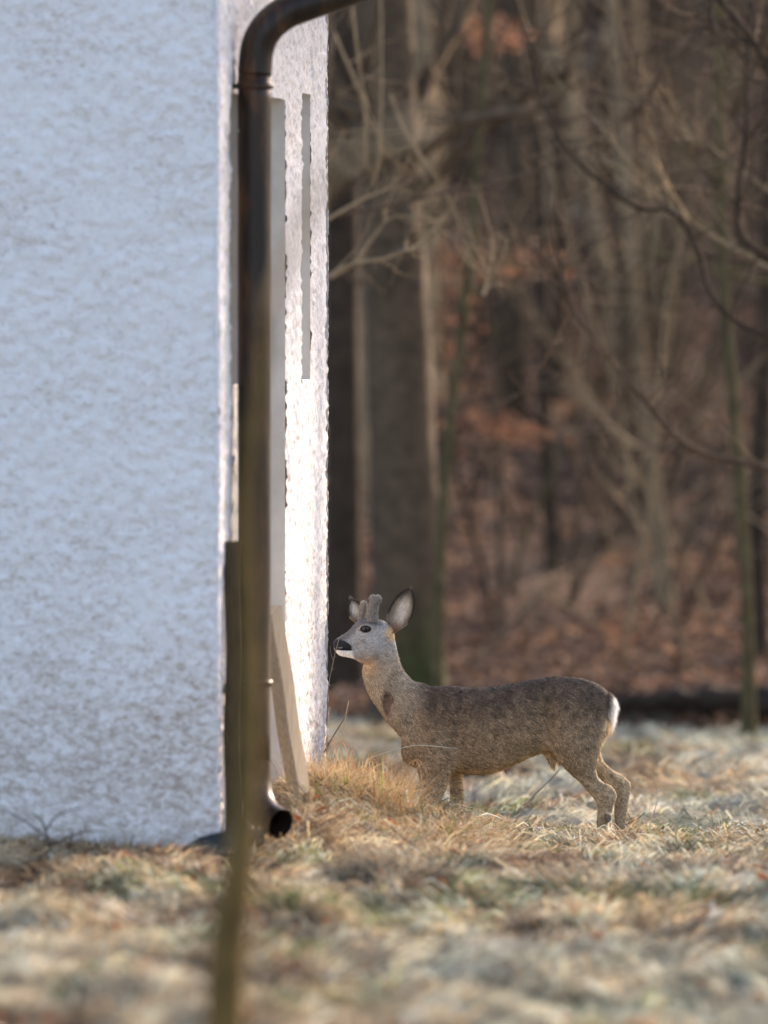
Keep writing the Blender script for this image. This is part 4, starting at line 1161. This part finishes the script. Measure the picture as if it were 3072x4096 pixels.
fur = mesh_obj('fur', V, [Qh, Th], M_hair, deer, Kh, smooth=False); fur['kind'] = 'stuff'

# eyes
def cast(zx, zy, far=False):
    o_ = Z2(zx, zy, 600 if far else -600)
    hit = bvh.ray_cast(Vector(o_), Vector((0, -1 if far else 1, 0)))
    return np.array(hit[0]), np.array(hit[1])
def ball(name, c, rx, ry, rz, mat, parent, rot=0):
    nU, nV = 24, 14
    u = np.linspace(0, 2 * np.pi, nU, endpoint=False); v = np.linspace(0, np.pi, nV)
    U, Vv = np.meshgrid(u, v)
    X = rx * np.cos(U) * np.sin(Vv); Y = ry * np.sin(U) * np.sin(Vv); Z = rz * np.cos(Vv)
    X, Z = X * math.cos(rot) - Z * math.sin(rot), X * math.sin(rot) + Z * math.cos(rot)
    V = np.stack([c[0] + X.ravel(), c[1] + Y.ravel(), c[2] + Z.ravel()], -1)
    a = np.arange(nV - 1)[:, None] * nU; b = np.arange(nU)[None]; c2 = (b + 1) % nU
    return mesh_obj(name, V, np.stack([a + b, a + c2, a + nU + c2, a + nU + b], -1).reshape(-1, 4), mat, parent)
hp, hn = cast(EX, EY)
ball('eye', hp - hn * .006, 0.0158, .0125, .0108, M_eye, deer, R(8))
hp2, hn2 = cast(225, 252, True)
ball('eye', hp2 - hn2 * .006, .0165, .012, .0118, M_eye, deer)

# ears
def ear(base, tip, depth0, depth1, hw, cup, face, nm, white=1.0):
    """cupped leaf-shaped ear; face: depth tilt of the side direction"""
    nu, nv_ = 26, 13
    b = Z2(base[0], base[1], depth0); t = Z2(tip[0], tip[1], depth1)
    ax = t - b; L = np.linalg.norm(ax); ax /= L
    side = np.array((ax[2], 0, -ax[0])); side = side / np.linalg.norm(side); side = side * math.cos(face) + np.array((0, 1, 0)) * math.sin(face)
    nrm = np.cross(side, ax); nrm /= np.linalg.norm(nrm)
    if nrm[1] > 0: nrm = -nrm              # opening towards the camera side
    us = np.linspace(0, 1, nu); vs = np.linspace(-1, 1, nv_)
    prof = np.interp(us, [0, .12, .3, .5, .68, .84, .94, 1], [.10, .44, .90, 1, .90, .66, .36, .03]) * hw
    lay = []
    for lyr in (0, 1):
        for i, uu in enumerate(us):
            for vv in vs:
                p = b + ax * L * uu + side * vv * prof[i] - nrm * (cup * (1 - vv * vv) * (1 - .65 * uu)) + ax * 0
                p = p + side * (.005 * math.sin(uu * 3.1)) 
                if lyr: p = p - nrm * .0035 * (1 - abs(vv) ** 6) * (1 - uu ** 8)
                lay.append(p)
    V = np.array(lay); off = nu * nv_
    i = np.arange(nu - 1)[:, None] * nv_; j = np.arange(nv_ - 1)[None]
    Q1 = np.stack([i + j, i + j + 1, i + nv_ + j + 1, i + nv_ + j], -1).reshape(-1, 4)
    Q2 = Q1[:, ::-1] + off
    rim = list(range(0, off, nv_)) ; 
    e1 = np.arange(nu - 1) * nv_; Q3 = np.stack([e1, e1 + nv_, e1 + nv_ + off, e1 + off], -1)
    e2 = e1 + nv_ - 1; Q4 = np.stack([e2, e2 + off, e2 + nv_ + off, e2 + nv_], -1)
    UU, VV = np.meshgrid(us, vs, indexing='ij'); UU = UU.ravel(); VV = VV.ravel()
    def col(uu, vv):
        c = np.array((.85, .80, .72)) * np.ones((len(uu), 1))
        w = sstep(.35, .08, uu)[:, None]; c = c * (1 - w) + np.array((.42, .30, .19)) * w
        w = (sstep(.35, .8, np.abs(vv)) * .85)[:, None]; c = c * (1 - w) + np.array((.13, .10, .075)) * w
        w = (sstep(.58, .9, uu) * .9)[:, None]; c = c * (1 - w) + np.array((.06, .05, .045)) * w
        w = sstep(.9, 1.0, np.abs(vv) + sstep(.3, .9, uu) * .06)[:, None] * sstep(.2, .5, uu)[:, None]; c = c * (1 - w) + np.array((.015, .012, .012)) * w
        return c
    K = np.vstack([col(UU, VV), np.tile(np.array((.16, .13, .10)), (off, 1)) * (1 - .7 * sstep(.8, 1, UU))[:, None]])
    o = mesh_obj('ear', V, [Q1, Q2, Q3, Q4], M_fur, deer, K)
    # hair: long pale hairs inside, short on the rim
    n = 2600; uu = rng.random(n) ** .8 * .97; vv = rng.random(n) * 2 - 1
    hwv = np.interp(uu, us, prof)
    p = b + ax * L * uu[:, None] + side * (vv * hwv)[:, None] - nrm * (cup * (1 - vv * vv) * (1 - .65 * uu))[:, None] + side * (.005 * np.sin(uu * 3.1))[:, None]
    fl = ax[None] * 1.0 + side[None] * (-.7 * vv)[:, None] + rng.normal(0, .25, (n, 3))
    c = col(uu, vv) * (.45 + 1.1 * rng.random((n, 1)) ** .7)
    V, Qe, Te, Ke = hairs(p + nrm * .002, np.tile(nrm, (n, 1)), fl, np.where(np.abs(vv) < .7, .022, .008) * (.5 + .8 * rng.random(n)), np.full(n, .0011), np.clip(c, 0, .9), np.full(n, .35))
    n = 1500; uu = rng.random(n); sg = np.sign(rng.random(n) - .5); hwv = np.interp(uu, us, prof)
    p = b + ax * L * uu[:, None] + side * (sg * hwv)[:, None] + side * (.005 * np.sin(uu * 3.1))[:, None]
    fl = ax[None] + side[None] * sg[:, None] * .5 + rng.normal(0, .2, (n, 3))
    c = np.where(uu[:, None] > .35, np.array((.03, .025, .02)), np.array((.35, .26, .16))) * (.7 + .8 * rng.random((n, 1)))
    V2, Q2_, T2_, K2_ = hairs(p, np.tile(nrm, (n, 1)), fl, .007 * (.5 + rng.random(n)), np.full(n, .0011), c, np.full(n, .1))
    k = len(V)
    h = mesh_obj('ear_hair', np.vstack([V, V2]), [np.vstack([Qe, Q2_ + k]), np.vstack([Te, T2_ + k])], M_hair, o, np.vstack([Ke, K2_])); h['kind'] = 'stuff'
ear((362, 282), (462, 66), -30, -52, .048, .032, R(-18), 'near')
ear((218, 236), (183, 120), 40, 66, .031, .020, R(20), 'far')

# antlers in velvet
def antler(pts, rads, depth, lobes):
    LVs = []
    g = Geo()
    pp = smooth_path([Z2(x, y, dpt) for (x, y), dpt in zip(pts, depth)], 5)
    rr = np.interp(np.linspace(0, 1, len(pp)), np.linspace(0, 1, len(rads)), rads)
    # round the tip
    g.tube(pp, rr, 14, rough=.05)
    for (x, y, r, dpt) in lobes:
        c = Z2(x, y, dpt)
        nU, nV = 14, 9; u = np.linspace(0, 2 * np.pi, nU, endpoint=False); v = np.linspace(0, np.pi, nV); U, Vv = np.meshgrid(u, v)
        V = np.stack([c[0] + r * (np.cos(U) * np.sin(Vv)).ravel(), c[1] + r * (np.sin(U) * np.sin(Vv)).ravel(), c[2] + r * 1.1 * np.cos(Vv).ravel()], -1)
        a = np.arange(nV - 1)[:, None] * nU; b = np.arange(nU)[None]; c2 = (b + 1) % nU
        g.add(V, np.stack([a + b, a + c2, a + nU + c2, a + nU + b], -1).reshape(-1, 4))
    r0_ = g.build('antler_raw', None)
    md = r0_.modifiers.new('r', 'REMESH'); md.mode = 'VOXEL'; md.voxel_size = .0022; md.use_smooth_shade = True
    ms = r0_.modifiers.new('s', 'SMOOTH'); ms.iterations = 4
    me = bpy.data.meshes.new_from_object(r0_.evaluated_get(bpy.context.evaluated_depsgraph_get())); bpy.data.objects.remove(r0_)
    me.name = 'antler'; n = len(me.vertices)
    co = np.empty(n * 3, np.float32); me.vertices.foreach_get('co', co); co = co.reshape(-1, 3).astype(float)
    no = np.empty(n * 3, np.float32); me.vertices.foreach_get('normal', no); no = no.reshape(-1, 3).astype(float)
    at_ = me.attributes.new('col', 'FLOAT_COLOR', 'POINT'); c4 = np.ones((n, 4), np.float32); c4[:, :3] = (.17, .165, .16); at_.data.foreach_set('color', c4.ravel())
    me.materials.clear(); me.materials.append(M_fur)
    o = bpy.data.objects.new('antler', me); C.objects.link(o); o.parent = deer
    m = 6000; k = rng.integers(0, n, m)
    fl = np.tile(np.array((0, 0, 1.0)), (m, 1)) + rng.normal(0, .3, (m, 3))
    c = np.array((.42, .40, .38)) * (.3 + 1.2 * rng.random((m, 1)))
    V, Qe, Te, Ke = hairs(co[k], no[k], fl, .008 * (.5 + .8 * rng.random(m)), np.full(m, .0009), c, np.full(m, 1.3))
    h = mesh_obj('velvet', V, [Qe, Te], M_hair, o, Ke); h['kind'] = 'stuff'
antler([(280, 222), (284, 180), (292, 140), (299, 116)], [.030, .0215, .0195, .0195], [-48, -50, -54, -56], [(287, 112, .0150, -55), (310, 113, .0150, -57)])
antler([(236, 222), (238, 185), (242, 150)], [.021, .0165, .0150], [10, 14, 16], [(243, 143, .0145, 16)])
